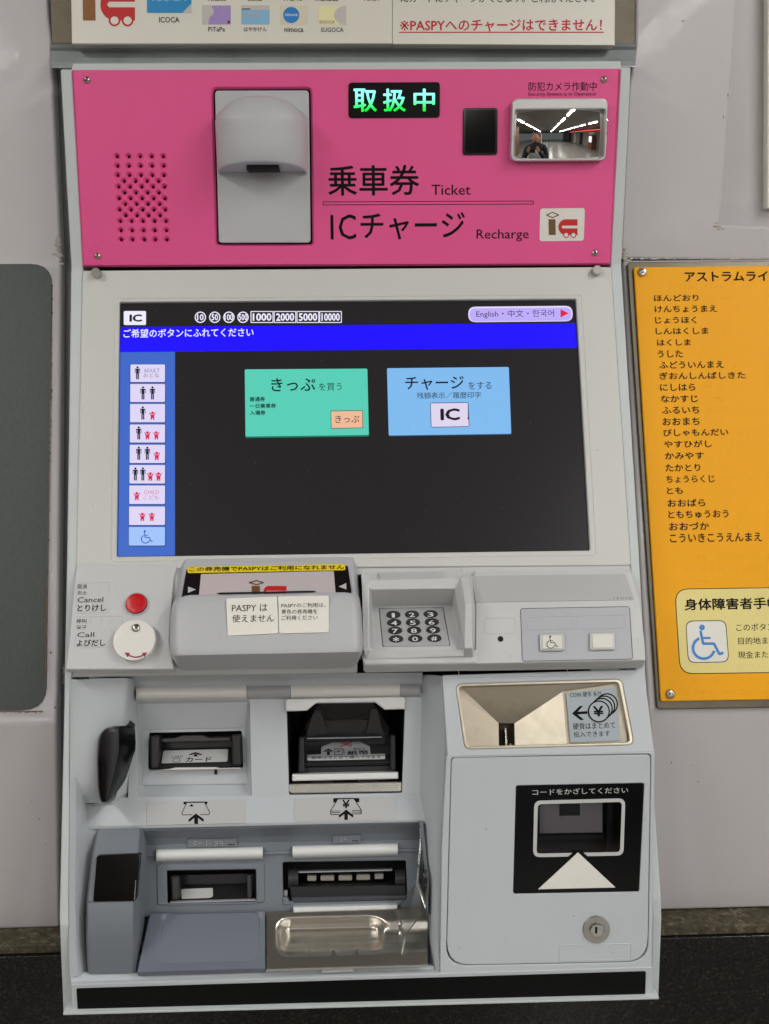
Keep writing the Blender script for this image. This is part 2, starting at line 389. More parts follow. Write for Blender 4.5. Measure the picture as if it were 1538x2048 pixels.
def lathe(name, F, px, py, prof, m, parent, n=0.0, k=28, smooth=35):
    """turned part standing on F: prof = [(radius m, height m)...]"""
    c = F.loc(px, py, n); vs = []; fs = []
    for r, h in prof:
        for i in range(k):
            a = 2 * math.pi * i / k; vs.append((c.x + r * math.cos(a), c.y + r * math.sin(a), c.z + h))
    for j in range(len(prof) - 1):
        for i in range(k):
            a = j * k + i; b = j * k + (i + 1) % k; fs.append((a, b, b + k, a + k))
    fs.append(tuple(range((len(prof) - 1) * k, len(prof) * k)))
    me = bpy.data.meshes.new(name); me.from_pydata(vs, [], fs); me.validate()
    return finish(name, me, F, m, parent, smooth=smooth)
def boxw(name, x0, x1, y0, y1, z0, z1, m, parent=None, bevel=0):
    vs = [(x, y, z) for x in (x0, x1) for y in (y0, y1) for z in (z0, z1)]
    fs = [(0, 1, 3, 2), (4, 6, 7, 5), (0, 4, 5, 1), (2, 3, 7, 6), (0, 2, 6, 4), (1, 5, 7, 3)]
    me = bpy.data.meshes.new(name); me.from_pydata(vs, [], fs)
    return finish(name, me, None, m, parent, bevel=bevel)
def bead(name, F, pts, n, m, parent, r=1.1):
    """many tiny raised dots joined"""
    vs, fs = [], []
    for (x, y) in pts:
        c = F.loc(x, y, n); rr = r * PXM; b = len(vs)
        for h, q in ((0, 1), (.45, .75)):
            for i in range(6):
                a = math.pi / 3 * i; vs.append((c.x + rr * q * math.cos(a), c.y + rr * q * math.sin(a), n + rr * h))
        for i in range(6): fs.append((b + i, b + (i + 1) % 6, b + 6 + (i + 1) % 6, b + 6 + i))
        fs.append(tuple(range(b + 6, b + 12)))
    me = bpy.data.meshes.new(name); me.from_pydata(vs, [], fs)
    o = finish(name, me, F, m, parent, smooth=80); o['kind'] = 'stuff'; return o
def braille(x0, y0, x1, y1, sx=3.4, sy=3.4, cell=10.5, p=.5, rows=1):
    out = []; x = x0
    while x < x1:
        if random.random() < .85:
            for i in range(2):
                for j in range(3):
                    if random.random() < p: out.append((x + i * sx, y0 + (y1 - y0) * .5 + (j - 1) * sy + 0 * i))
        x += cell
    return out
def scr(name, F, px, py, r, parent, n=0.0, m='chrome', h=.0022):
    o = lathe(name, F, px, py, [(r * PXM * 1.05, 0), (r * PXM, h * .35), (r * PXM * .8, h * .8), (r * PXM * .35, h), (r * PXM * .28, h * .6)], M[m], parent, n, 18, 60); return o

# ================================================================== STATION: floor, ceiling, far walls, lamps (behind the camera; seen in the small mirror)
o = boxw('floor', -9, 9, -34, 1.2, -.05, 0, M['floor']); tag(o, kind='structure')
o = boxw('ceiling', -9, 9, -34, 1.2, 2.65, 2.7, M['ceiling']); tag(o, kind='structure')
far = thing('corridor_wall', (7.5, -17, 0), 'plain grey wall along the right side of the station corridor', 'wall')
boxw('wall_panel', 7.5, 7.7, -34, 0, 0, 2.65, M['farwall'], far)
for i in range(6): boxw('doorway', 7.46, 7.5, -3.5 - i * 4, -1.9 - i * 4, 0.02, 2.3, M['jacket' if i % 2 else 'signwhite'], far)
lw = thing('side_wall', (-2.3, -3, 0), 'brown clad wall beside the ticket machine corner', 'wall')
boxw('wall_panel', -2.6, -2.4, -7, -1.9, 0, 2.65, M['brownwall'], lw)
boxw('corner_post', -2.44, -2.32, -2.1, -1.85, 0, 2.65, M['signwhite'], lw)
for i, x in enumerate((-.35, .25)):
    tag(boxw('floor_line', x - .04, x + .04, -30, -2.5, 0, .004, M['white']), kind='structure')
def lamp(x, y, first):
    t = thing('ceiling_lamp', (x, y, 2.65), 'white fluorescent ceiling lamp above the ticket hall', 'ceiling lamp', 'ceiling lamps in rows along the hall')
    boxw('housing', x - .09, x + .09, y - .62, y + .62, 2.60, 2.649, M['paper'], t)
    boxw('tube', x - .02, x + .02, y - .58, y + .58, 2.565, 2.598, M['lamp'], t)
    if first:
        d = bpy.data.lights.new('lamp_light', 'AREA'); d.shape = 'RECTANGLE'; d.size = .07; d.size_y = 1.16; d.energy = first; d.color = (1.0, 0.985, 0.955)
        Mw = Matrix.Translation((x, y, 2.555)); l = bpy.data.objects.new('lamp_light', d); COL.objects.link(l); l.parent = t
        l.matrix_basis = WORLD[t.name].inverted() @ Mw
POW = 16.6
for xi, x in enumerate((-1.4, 1.2, 3.5)):
    for k in range(11):
        lamp(x, -1.15 - k * 1.75, POW if k < 3 else 14)

# the photographer, standing behind the camera (seen in the small mirror)
def skin(name, chains, m, parent, sub=2):
    """chains: lists of (x,y,z,r); the first vertex of later chains may repeat an earlier one"""
    vs, es, rs = [], [], []
    for ch in chains:
        prev = None
        for (x, y, z, r) in ch:
            k = next((i for i, v in enumerate(vs) if (Vector(v) - Vector((x, y, z))).length < 1e-4), None)
            if k is None: vs.append((x, y, z)); rs.append(r); k = len(vs) - 1
            if prev is not None: es.append((prev, k))
            prev = k
    me = bpy.data.meshes.new(name); me.from_pydata(vs, es, [])
    o = link(name, me, Matrix.Identity(4), parent); me.materials.append(m)
    sk = o.modifiers.new('skin', 'SKIN'); sk.use_smooth_shade = True
    for i, d in enumerate(me.skin_vertices[0].data): d.radius = (rs[i], rs[i]); d.use_root = (i == 0)
    ss = o.modifiers.new('sub', 'SUBSURF'); ss.levels = ss.render_levels = sub
    return o
pe = thing('person', (-.02, -1.50, 0), 'person in dark jacket holding up a phone, seen only in the mirror', 'person')
X0, Y0 = -.02, -1.50
skin('body', [[(X0, Y0, .98, .15), (X0, Y0, 1.15, .15), (X0, Y0 - .01, 1.32, .16), (X0, Y0, 1.42, .11), (X0, Y0 + .01, 1.50, .055)],
    [(X0, Y0, 1.42, .11), (X0 - .19, Y0, 1.40, .065), (X0 - .25, Y0 + .08, 1.16, .048), (X0 - .10, Y0 + .30, 1.37, .035)],
    [(X0, Y0, 1.42, .11), (X0 + .19, Y0, 1.40, .065), (X0 + .25, Y0 + .08, 1.16, .048), (X0 + .10, Y0 + .30, 1.37, .035)],
    [(X0, Y0, .98, .15), (X0 - .10, Y0, .88, .09), (X0 - .11, Y0 + .02, .50, .062), (X0 - .12, Y0 - .02, .09, .042), (X0 - .13, Y0 + .12, .04, .035)],
    [(X0, Y0, .98, .15), (X0 + .10, Y0, .88, .09), (X0 + .11, Y0 + .02, .50, .062), (X0 + .12, Y0 - .02, .09, .042), (X0 + .13, Y0 + .12, .04, .035)]], M['jacket'], pe)
def blob(name, c, r, m, parent, k=16):
    bm = bmesh.new(); bmesh.ops.create_uvsphere(bm, u_segments=k * 2, v_segments=k, radius=1)
    for v in bm.verts: v.co = Vector((v.co.x * r[0] + c[0], v.co.y * r[1] + c[1], v.co.z * r[2] + c[2]))
    me = bpy.data.meshes.new(name); bm.to_mesh(me); bm.free(); return finish(name, me, None, m, parent, smooth=180)
hd = blob('head', (X0, Y0 + .02, 1.60), (.075, .095, .115), M['skin'], pe)
blob('hair', (X0, Y0 - .005, 1.635), (.085, .10, .10), M['hair'], pe)
blob('nose', (X0, Y0 + .118, 1.59), (.012, .016, .02), M['skin'], hd); blob('ear', (X0 - .078, Y0 + .01, 1.59), (.012, .022, .032), M['skin'], hd); blob('ear', (X0 + .078, Y0 + .01, 1.59), (.012, .022, .032), M['skin'], hd)
for e in (-.03, .03): blob('eye', (X0 + e, Y0 + .108, 1.615), (.012, .008, .007), M['signwhite'], hd)
blob('mouth', (X0, Y0 + .110, 1.545), (.024, .008, .006), M['redink'], hd)
blob('shirt_front', (X0, Y0 + .125, 1.20), (.12, .06, .19), M['shirt'], pe)
for sgn in (-1, 1):
    wx, wy, wz = X0 + sgn * .10, Y0 + .30, 1.37
    ch = [[(wx, wy, wz, .028), (wx - sgn * .012, wy + .03, wz + .04, .032)]]
    for q in range(4): ch.append([(wx - sgn * .012, wy + .03, wz + .04, .032), (wx - sgn * .02, wy + .045, wz + .055 + .012 * q, .009), (wx - sgn * (.045 + .004 * (q % 3)), wy + .04, wz + .06 + .014 * q, .007)])
    ch.append([(wx - sgn * .012, wy + .03, wz + .04, .032), (wx - sgn * .03, wy + .015, wz + .055, .011), (wx - sgn * .04, wy + .0, wz + .07, .009)])
    skin('hand', ch, M['skin'], pe)
ph = thing('phone', (X0, Y0 + .345, 1.40), 'dark phone held up in both hands, seen only in the mirror', 'phone')
boxw('case', X0 - .037, X0 + .037, Y0 + .345, Y0 + .353, 1.37, 1.445, M['blackmatt'], ph, bevel=.002)
boxw('lens_bar', X0 - .035, X0 + .035, Y0 + .3535, Y0 + .356, 1.43, 1.442, M['keycap'], ph, bevel=.001)

rl = thing('red_light_line', (5.2, -9, 2.5), 'long red light line hung along the hall ceiling', 'light line')
boxw('tube', 5.17, 5.23, -16, -2.2, 2.30, 2.35, emis('red light tube', 255, 60, 60, 2.5), rl)
for k, (x, y, c) in enumerate(((6.9, -4.2, 'signwhite'), (6.9, -6.6, 'signwhite'), (6.9, -9.6, 'brownwall'), (-.9, -9.5, 'brownwall'), (-1.1, -14, 'signwhite'))):
    kz = thing('kiosk', (x, y, 0), ['tall white vending machine nearest along the right wall', 'second white vending machine along the right wall', 'brown kiosk farther along the right wall', 'brown pillar box in the middle of the hall', 'pale pillar box at the far end of the hall'][k], 'kiosk')
    boxw('cabinet', x - .35, x + .35, y - .5, y + .5, 0, 1.9, M[c], kz); boxw('lit_front', x - .36, x - .352, y - .4, y + .4, .9, 1.7, emis('kiosk light', 230, 240, 235, 1.6), kz)

# ================================================================== WALL round the machine
wall = thing('station_wall', (0, .1, 0), 'glossy pinkish grey painted wall with creases around the ticket machine', 'wall')
def crease(F, fallback, xs, py): return [F.hit(x, py) for x in xs]
XL = -2.2; XR = 2.2
def wpt(F, x, px, py):                                     # world point with given x at the height of pixel (px,py) on F
    p = F.hit(px, py); return Vector((x, p.y, p.z))
def wedge(F, px, py, d=0): return F.hit(px, py, d)
top = Vector((0, .072, EYE + 1.2))
# left of the machine: upper, middle and lower bands, rounded where they meet
def wallband(side):
    rows = []
    if side < 0:
        st = [(FWU, -1, 93, -60), (FWU, -1, 96, 30), (FWU, -1, 103, 88), (FWU, -1, 106, 150), (FWU, -1, 122, 510), (FWM, -1, 123, 532), (FWM, -1, 117, 1300), (FWM, -1, 113, 1428), (FWL, -1, 113, 1446), (FWL, -1, 119, 1856)]
    for i, (F, _, px, py) in enumerate(st):
        e = F.hit(px, py); r = []
        if i == 0: e = Vector((e.x, e.y, EYE + 1.3))
        r.append(Vector((XL, e.y, e.z)))
        r.append(e + Vector((-.02, 0, 0))); r.append(e)
        rows.append(r)
    return rows
WB = Vector((0, .06, 0))
grid3d('wall_panel', wallband(-1), M['wall'], wall, back=WB, bevel=.0035, seg=4, bang=8)
# right: upper band as two pieces with the shallow recess, then middle and lower
n_cr = FWU.uv(1400, 518)[1]
slab('wall_panel', FWU, [(1268, -700), (1475.5, -2), (1445, 411), (1438, 447), (1760, 470), (1760, 519), (1246, 520), (1262, 180), (1272, 92), (1268, -60)][0:0] or [(1274, -200), (1480, -200), (1475.5, -2), (1445, 411), (1437, 449), (1900, 470), (1900, 524), (1240, 518), (1256, 180), (1271, 88)], -.05, 0, M['wall'], wall, bevel=.003, bres=2, smooth=40)
slab('recessed_panel', FWU, [(1430, -260), (2300, -260), (2300, 500), (1420, 475)], -.08, -.024, M['wall'], wall)
rows = []
for F, px, py in [(FWM, 1246, 521), (FWM, 1278, 1100), (FWM, 1296, 1419), (FWL, 1298, 1446), (FWL, 1300, 1822)]:
    e = F.hit(px, py); rows.append([e, e + Vector((.02, 0, 0)), Vector((XR, e.y, e.z))])
grid3d('wall_panel', rows, M['wall'], wall, back=WB, bevel=.0035, seg=4, bang=8)
# grey channel behind the casing
rows = []
for F, px, py in [(FWU, 100, 86), (FWU, 112, 160), (FWU, 128, 525), (FWM, 126, 1300), (FWM, 118, 1430), (FWL, 118, 1860)]:
    rows.append([F.hit(px - 14, py, -.014), F.hit(px + 3, py, -.016), F.hit(px + 45, py, -.004)])
grid3d('edge_channel', rows, M['channel'], wall)
rows = []
for F, px, py in [(FWU, 1262, 86), (FWU, 1256, 160), (FWU, 1240, 525), (FWM, 1290, 1300), (FWM, 1296, 1430), (FWL, 1304, 1840)]:
    rows.append([F.hit(px - 45, py, -.004), F.hit(px - 3, py, -.016), F.hit(px + 14, py, -.014)])
grid3d('edge_channel', rows, M['channel'], wall)
# grey painted trim above the machine (a shallow hollow bar)
rows = []
for y, n in [(85, -.004), (93, .004), (100, .000), (112, .002), (120, .016), (126, .022), (134, .022)]:
    rows.append([FWU.hit(102, y + 2, n), FWU.hit(112, y + 2, n), FWU.hit(700, y, n), FWU.hit(1260, y, n), FWU.hit(1271, y, n)])
grid3d('head_trim', rows, M['trim'], wall, smooth=60)
# paint runs and old sealant where panels meet
def runs(name, pts, F, n, r, m):
    vs, fs = [], []
    for (x, y) in pts:
        c = F.loc(x, y, n); rr = r * random.uniform(.5, 1.2) * PXM; b = len(vs); st = random.uniform(1.2, 3.0); 
        for h, q in ((0, 1), (.35, .8), (.55, .4)):
            for i in range(8):
                a = math.pi / 4 * i; vs.append((c.x + rr * q * st * math.cos(a), c.y + rr * q * math.sin(a), n + rr * h))
        for j in (0, 8):
            for i in range(8): fs.append((b + j + i, b + j + (i + 1) % 8, b + j + 8 + (i + 1) % 8, b + j + 8 + i))
        fs.append(tuple(range(b + 16, b + 24)))
    me = bpy.data.meshes.new(name); me.from_pydata(vs, [], fs)
    o = finish(name, me, F, m, wall, smooth=80); o['kind'] = 'stuff'; return o
M['wet'] = mat('glossy paint run', rgb(200, 194, 190), 0.08, coat=.6)
runs('paint_drips', [(x + random.uniform(-3, 3), 519.5 + (x - 700) * -.002 + random.uniform(-.8, .8)) for x in range(-10, 118, 5)], FWU, 0.0, 1.6, M['wet'])
runs('paint_drips', [(x + random.uniform(-3, 3), 517.5 + random.uniform(-.8, .8)) for x in range(1262, 1560, 6)], FWU, 0.0, 1.6, M['wet'])
runs('paint_drips', [(x + random.uniform(-3, 3), 1437 + random.uniform(-.8, .8)) for x in range(-10, 106, 6)], FWM, 0.0, 1.6, M['wet'])
runs('paint_drips', [(x + random.uniform(-3, 3), 460 + (x - 1445) * -.01 + random.uniform(-.8, .8)) for x in range(1460, 1560, 5)], FWU, 0.0, 1.4, M['wet'])
runs('sealant_blob', [(116, 470 + 3.2 * k) for k in range(14)] + [(121, 512), (112, 508), (124, 528), (118, 522)], FWU, 0.0, 3.2, M['glue'])
runs('sealant_blob', [(1250, 497 + 3 * k) for k in range(8)] + [(1256, 522), (1262, 524), (1434, 452), (1438, 458), (1446, 457), (1433, 446)], FWU, 0.0, 3.0, M['glue'])
runs('sealant_blob', [(127, 1330 + 4 * k) for k in range(10)], FWM, -.012, 2.6, M['trim'])
def chips(F, lst, n=.0004):
    ps = []
    for (x, y, a, b) in lst: ps.append([(x + a * random.uniform(.5, 1) * math.cos(t), y + b * random.uniform(.5, 1) * math.sin(t)) for t in [i * math.pi / 4 for i in range(8)]])
    return flat('paint_chip', F, ps, n, M['chip'], wall)
chips(FWU, [(1366, 42, 3.2, 1.8), (1456, 191, 1.5, 4.5), (1447, 234, .8, 6), (1432, 33, 1, 1), (74, 57, 1.2, 1.2), (96, 265, 1, 1.5), (96, 446, 1.2, 1.2)])
chips(FWM, [(103, 781, 2.4, 6.5), (102, 1305, 2.5, 4), (110, 1415, 3, 3)])
chips(FWL, [(63, 1603, 1.5, 1.2), (79, 1638, 2.4, 1.5), (91, 1689, 1.6, 1.5), (13, 1609, 1.2, 1), (1492, 1497, .8, .8), (1396, 1564, 1, 3), (1342, 1701, 1.4, 1), (1343, 1525, 2, 2.4), (1384, 1530, 1, 2)])

# dark metal plate left of the machine
cp = thing('cover_plate', FWM.hit(20, 1420), 'large dark grey brushed metal plate set in the wall left of the machine', 'metal plate')
slab('plate', FWM, [(-260, 530), (104, 527), (92, 1420), (-290, 1424)], .0, .0012, M['plate'], cp, r=46, bevel=.0003)
edge = []
for i in range(150):
    t = i / 149; x = 104.5 - 11.2 * t; y = 572 + (1378 - 572) * t; wv = random.choice([.6, .8, 1.0, 1.3, 2.6]); edge.append([(x - 1, y - 3), (x + wv, y - 2), (x + wv * random.uniform(.4, 1), y + 2), (x - 1, y + 3)])
for i in range(24):
    x = -10 + i * 4.2; edge.append([(x - 3, 1421), (x + 3, 1421), (x + 2, 1423 + random.random() * 3), (x - 2, 1422 + random.random() * 3)])
flat('rusty_edge', FWM, edge, .0003, M['chip'], cp)

# poster holders and stainless strips above
db = thing('display_board', FWU.hit(690, 60), 'dull stainless backing board of the poster display above the machine', 'display board')
slab('backing_strip', FWU, [(93, -300), (142, -300), (144, 87), (103, 88)], -.012, -.003, M['steeldark'], db)
slab('backing_strip', FWU, [(1230, -300), (1275, -300), (1272, 91), (1228, 91)], -.012, -.003, M['steeldark'], db)
pl = thing('poster', FWU.hit(460, 80, .02), 'white poster of transport card pictures with big brown and red emblem', 'poster')
slab('sheet', FWU, [(137, -250), (786, -250), (786, 88), (143.5, 89)], .004, .0195, M['posterside'], pl, bevel=.001)
slab('paper', FWU, [(139, -250), (784.6, -250), (784.6, 86.5), (144, 86.5)], .0195, .0198, M['poster'], pl, bevel=0)
NP = .0200
def iclogo(F, n, parent, x, y, wd, ht, small=True, bm='brown', rm='redink', holes='poster', top=True):
    """brown bar with open diamond, red C on wheels; box x,y (top left of bar) wd x ht"""
    flat('logo_bar', F, [[(x, y), (x + .24 * wd, y), (x + .25 * wd, y + ht), (x + .01 * wd, y + ht)]], n, M[bm], parent)
    if top:
        cx, cy = x + .14 * wd, y - .27 * ht; a, b = .21 * wd, .17 * ht
        flat('logo_diamond', F, [q for q in stroke([(cx - a, cy), (cx, cy - b), (cx + a, cy), (cx, cy + b), (cx - a, cy)], .035 * wd)], n, M[bm], parent)
    x0 = x + .34 * wd; x1 = x + wd; yt, yb = y, y + ht; s0, s1 = y + .40 * ht, y + .58 * ht; R = ht / 2
    C = [(x1, yt), (x1, s0), (x0 + .55 * R, s0), (x0 + .42 * R, (s0 + s1) / 2), (x0 + .55 * R, s1), (x1, s1), (x1, yb)]
    C += circ(x0 + R * .95, y + R, R * .95, R, 14, 90, 270)
    flat('logo_mark', F, [C], n, M[rm], parent)
    if small is not None:
        r = .13 * ht; ws = [(x0 + .30 * wd * .9, yb), (x1 - .14 * wd, yb)]
        flat('logo_wheel', F, [circ(a, b, r * 1.45, None, 14) for a, b in ws], n + 5e-5, M[rm], parent)
        flat('logo_wheel', F, [circ(a, b, r, None, 14) for a, b in ws], n + 1.5e-4, M[holes], parent)
iclogo(FWU, NP, pl, 165, -22, 105, 63, holes='poster', bm='brown2')
def card(x0, y0, x1, y1, m, lab, lx0, lx1, ly0, ly1):
    o = flat('card_picture', FWU, [[(x0, y0), (x1, y0), (x1, y1), (x0, y1)]], NP, m, pl, r=2)
    text(FWU, lab, lx0, ly0, lx1, ly1, NP, M['dark1'], pl, .012); return o
M['icoca'] = mat('blue card print', rgb(30, 140, 200), .4); M['lilac'] = mat('lilac card print', rgb(168, 145, 205), .4)
M['cardgrey'] = mat('grey card print', rgb(200, 196, 190), .4); M['cardsky'] = mat('pale blue card print', rgb(135, 190, 225), .4)
M['cardcream'] = mat('cream card print', rgb(222, 214, 190), .4); M['cardyellow'] = mat('pale yellow card print', rgb(238, 232, 180), .4)
card(294, -30, 383, 26, M['icoca'], 'ICOCA', 318.5, 359, 34, 45)
flat('card_corner', FWU, [[(383, 7), (383, 25.5), (365, 25.5)]], NP + 1e-4, M['cardgrey'], pl)
text(FWU, 'ICOCA', 305, -12, 372, 2, NP + 1e-4, M['cardsky'], pl, .03)
card(404.7, 11, 461.5, 49, M['lilac'], 'PiTaPa', 417, 450, 54, 63)
flat('card_corner', FWU, [[(405, 11.5), (424, 11.5), (416, 49), (405, 48.5)]], NP + 1e-4, M['cardgrey'], pl)
flatring('card_ring', FWU, ring(417, 23, 7.5, 6), NP + 2e-4, M['cardgrey'], pl)
text(FWU, 'P', 424, 34, 430, 47, NP + 2e-4, M['lilac'], pl, .03)
flat('card_mark', FWU, [rect(455, 41, 460, 47)], NP + 1e-4, M['maroon'], pl)
card(482.8, 11, 538.8, 49, M['cardsky'], 'はやかけん', 488, 533.5, 54, 63)
flat('card_corner', FWU, [rect(483, 11.5, 538.5, 20)], NP + 1e-4, M['cardgrey'], pl)
flat('card_mark', FWU, [rect(483.5, 17, 501, 19)], NP + 2e-4, M['dark1'], pl)
text(FWU, 'はやかけん', 486, 24, 522, 36, NP + 2e-4, M['cardgrey'], pl, .02)
card(560, 11, 616, 49, M['cardcream'], 'nimoca', 569, 606.5, 54, 64)
flat('card_disc', FWU, [circ(582.5, 30, 16.3)], NP + 1e-4, M['signblue'], pl)
text(FWU, 'nimoca', 571, 26, 595, 32, NP + 2e-4, M['white'], pl, .02)
card(636.7, 11.5, 693, 49.5, M['cardyellow'], 'SUGOCA', 642, 687, 55, 64)
flat('card_disc', FWU, [circ(692.5, 30.5, 24.5, 19, 16, 90, 270)], NP + 1e-4, M['cardgrey'], pl)
text(FWU, 'SUGOCA', 639, 41, 669, 47, NP + 1e-4, M['maroon'], pl, .01)
for s, a, b in [('Kitaca', 417, 452), ('Suica', 496, 524), ('PASMO', 568, 606), ('manaca', 631, 676), ('TOICA', 726, 758)]:
    text(FWU, s, a, -7.5, b, 1.8, NP, M['dark1'], pl, .012)
pr = thing('poster', FWU.hit(1000, 80, .02), 'white notice sheet with red underlined Japanese warning, right half above machine', 'poster')
slab('sheet', FWU, [(787, -250), (1233, -250), (1230, 91), (787, 88.5)], .004, .0200, M['posterside'], pr, bevel=.001)
slab('paper', FWU, [(785.5, -250), (1231, -250), (1229, 90), (785.5, 87.5)], .0201, .0206, M['poster'], pr, bevel=.0001)
text(FWU, '※', 800, 41, 818, 61, .0208, M['redink'], pr, .0)
text(FWU, 'PASPYへのチャージはできません！', 821, 39, 1203, 62.5, .0208, M['redink'], pr, .02)
flat('underline', FWU, [rect(798, 63.4, 1208, 65.6)], .0208, M['redink'], pr)
text(FWU, 'ICカードにチャージができます。ご利用ください。', 802, -12, 1188, 5, .0208, M['dark1'], pr, .012)
nf = thing('notice_frame', FWU.hit(1560, 300, .0), 'cream framed notice at the right edge of the upper wall', 'notice')
slab('frame', FWU, [(1536.6, -250), (1700, -250), (1700, 417), (1534.5, 417)], -.024, -.010, M['poster'], nf, r=4, bevel=.001)
chips(FWU, [(1531, 400, 2.6, 8), (1530, 383, 3, 3), (1528, 366, 1, 1)], -.0236)

# ---------------------------------------------------------------- orange tactile sign
gb = thing('guide_board', FWM.hit(1450, 1410), 'orange tactile guide board listing stations in black Japanese, right of machine', 'sign')
slab('backing_plate', FWM, [(1254, 524), (1760, 519), (1780, 1411), (1314, 1419)], -.001, .004, M['steeldark'], gb, r=9, bevel=.001)
slab('board', FWM, [(1267.5, 534), (1745, 529), (1765, 1396), (1321.6, 1403)], .004, .0075, M['orange'], gb, r=5, bevel=.0012, bres=2)
NB = .0077
for x, y in ((1284, 545), (1340, 1388)):
    lathe('screw', FWM, x, y, [(9.5 * PXM, 0), (9.3 * PXM, .0015), (7 * PXM, .003), (3.6 * PXM, .0034), (3.4 * PXM, .0018)], M['satin'], gb, .0075)
    flat('screw_socket', FWM, [circ(x, y, 2.2, None, 6)], .0098, M['void'], gb)
LST = [('ほんどおり', 1308.6, 1397.4, 590, 602.5), ('けんちょうまえ', 1310, 1434, 611.8, 625), ('じょうほく', 1311, 1393, 634, 647), ('しんはくしま', 1312, 1417, 656, 669),
 ('はくしま', 1314.7, 1381.6, 679, 691.6), ('うした', 1316, 1365.7, 701, 715), ('ふどういんまえ', 1319, 1447.7, 723, 737), ('ぎおんしんばしきた', 1319.6, 1491, 745, 758.7),
 ('にしはら', 1321, 1391, 768, 782), ('なかすじ', 1322.5, 1396, 791, 805), ('ふるいち', 1324.5, 1398.7, 813.6, 827.6), ('おおまち', 1325.7, 1399.4, 836, 850.7),
 ('びしゃもんだい', 1327, 1456.8, 858.8, 872.7), ('やすひがし', 1328.6, 1423.8, 881.5, 895.4), ('かみやす', 1330.6, 1408, 905, 919), ('たかとり', 1331.8, 1401, 928.8, 943),
 ('ちょうらくじ', 1333, 1429.4, 951.5, 965.7), ('とも', 1334, 1365.7, 974.7, 988), ('おおばら', 1336, 1411, 999, 1013.7), ('ともちゅうおう', 1337, 1457.5, 1021.8, 1037),
 ('おおづか', 1339, 1418.6, 1045.4, 1060.6), ('こういきこうえんまえ', 1340.6, 1524, 1067.8, 1085)]
bd = []
for s, x0, x1, y0, y1 in LST:
    text(FWM, s, x0, y0, x1, y1, NB, M['black'], gb, .022)
    L0 = x1 + 20; bd += braille(L0, y0, L0 + 10.5 * len(s) * .95, y1, p=.42)
text(FWM, 'アストラムライン', 1370.6, 544, 1562, 563, NB, M['black'], gb, .03)
bd += braille(1305, 566, 1540, 580, p=.45)
for y in (1108, 1132, 1156): bd += braille({1108: 1398, 1132: 1372, 1156: 1342}[y], y, {1108: 1560, 1132: 1560, 1156: 1425}[y], y + 12, p=.45)
for y in (1356, 1378): bd += braille(1386 if y == 1356 else 1362, y, 1560, y + 12, p=.45)
bx = rounded(px2uv(FWM, [(1349, 1177.5), (1735, 1172), (1750, 1343), (1359.7, 1348.4)], NB), 28 * PXM, 6)
bx2 = rounded(px2uv(FWM, [(1350.6, 1179), (1733.5, 1173.5), (1748.5, 1341.5), (1361.2, 1346.8)], NB), 26.6 * PXM, 6)
finish('box_outline', flatmesh([(bx, NB)]), FWM, M['black'], gb)
finish('box_print', flatmesh([(bx2, NB + 6e-5)]), FWM, M['khaki'], gb)
text(FWM, '身体障害者手帳', 1370, 1198, 1561, 1220.5, NB + 1.5e-4, M['black'], gb, .03)
slabpts = [(1371, 1241.5), (1452, 1240), (1458.5, 1324.5), (1376, 1326)]
flat('icon_frame', FWM, [slabpts], NB + 1.2e-4, M['black'], gb, r=15)
flat('icon_field', FWM, [[(1372.5, 1243), (1450.6, 1241.5), (1457, 1323), (1377.4, 1324.5)]], NB + 2e-4, M['signwhite'], gb, r=14)
def wheelchair(F, n, m, parent, x0, y0, x1, y1, wd, gap=True):
    W = x1 - x0; H = y1 - y0; P = lambda a, b: (x0 + a * W, y0 + b * H)
    flat('wheelchair_symbol', F, [circ(*P(.30, .085), .085 * H, None, 14)], n, M[m], parent)
    flat('wheelchair_symbol', F, stroke([P(.25, .19), P(.34, .555), P(.70, .555), P(.88, .86), P(1, .82)], wd) + stroke([P(.30, .39), P(.58, .39)], wd * .8), n + 5e-5, M[m], parent)
    cx, cy = P(.36, .68); flatring('wheelchair_symbol', F, ring(cx, cy, .31 * H, wd, 15, 245, 22), n + 4e-4, M[m], parent)
wheelchair(FWM, NB + 2.6e-4, 'signblue', gb, 1386, 1249, 1446, 1318, 5.2)
text(FWM, 'このボタン', 1472.7, 1248, 1549, 1262, NB + 1.5e-4, M['black'], gb, .01)
text(FWM, '目的地まで', 1477, 1275, 1553, 1289, NB + 1.5e-4, M['black'], gb, .01)
text(FWM, '現金または', 1476.5, 1303, 1553, 1317, NB + 1.5e-4, M['black'], gb, .01)
bd2 = []
for y in (1184, 1226, 1330): bd2 += braille(1378, y, 1560, y + 8, p=.4)
bead('braille', FWM, bd, NB, M['braille'], gb, 1.15)
bead('braille', FWM, bd2, NB + 1e-4, mat('khaki braille dot', rgb(232, 218, 145), .15, coat=.1), gb, 1.1)

# ---------------------------------------------------------------- granite base
yw = FWL.hit(60, 1600).y
pt = FWL.hit(60, 1857); zt = pt.z
gr = thing('granite_base', (0, yw - .03, zt - .1), 'dark polished granite base running along the foot of the wall', 'stone base')
boxw('ledge_top', -2.2, 2.2, yw - .030, yw + .05, zt - .010, zt, M['granitetop'], gr, bevel=.001)
boxw('ledge_front', -2.2, 2.2, yw - .034, yw + .05, zt - .036, zt - .0102, M['granite'], gr, bevel=.001)
boxw('base_slab', -2.2, 2.2, yw - .030, yw + .05, .02, zt - .0365, M['granite'], gr, bevel=.001)

# ================================================================== TICKET MACHINE
mc = thing('ticket_machine', FV.hit(720, 2010), 'white station ticket machine with pink top panel and lit touch screen', 'ticket machine')
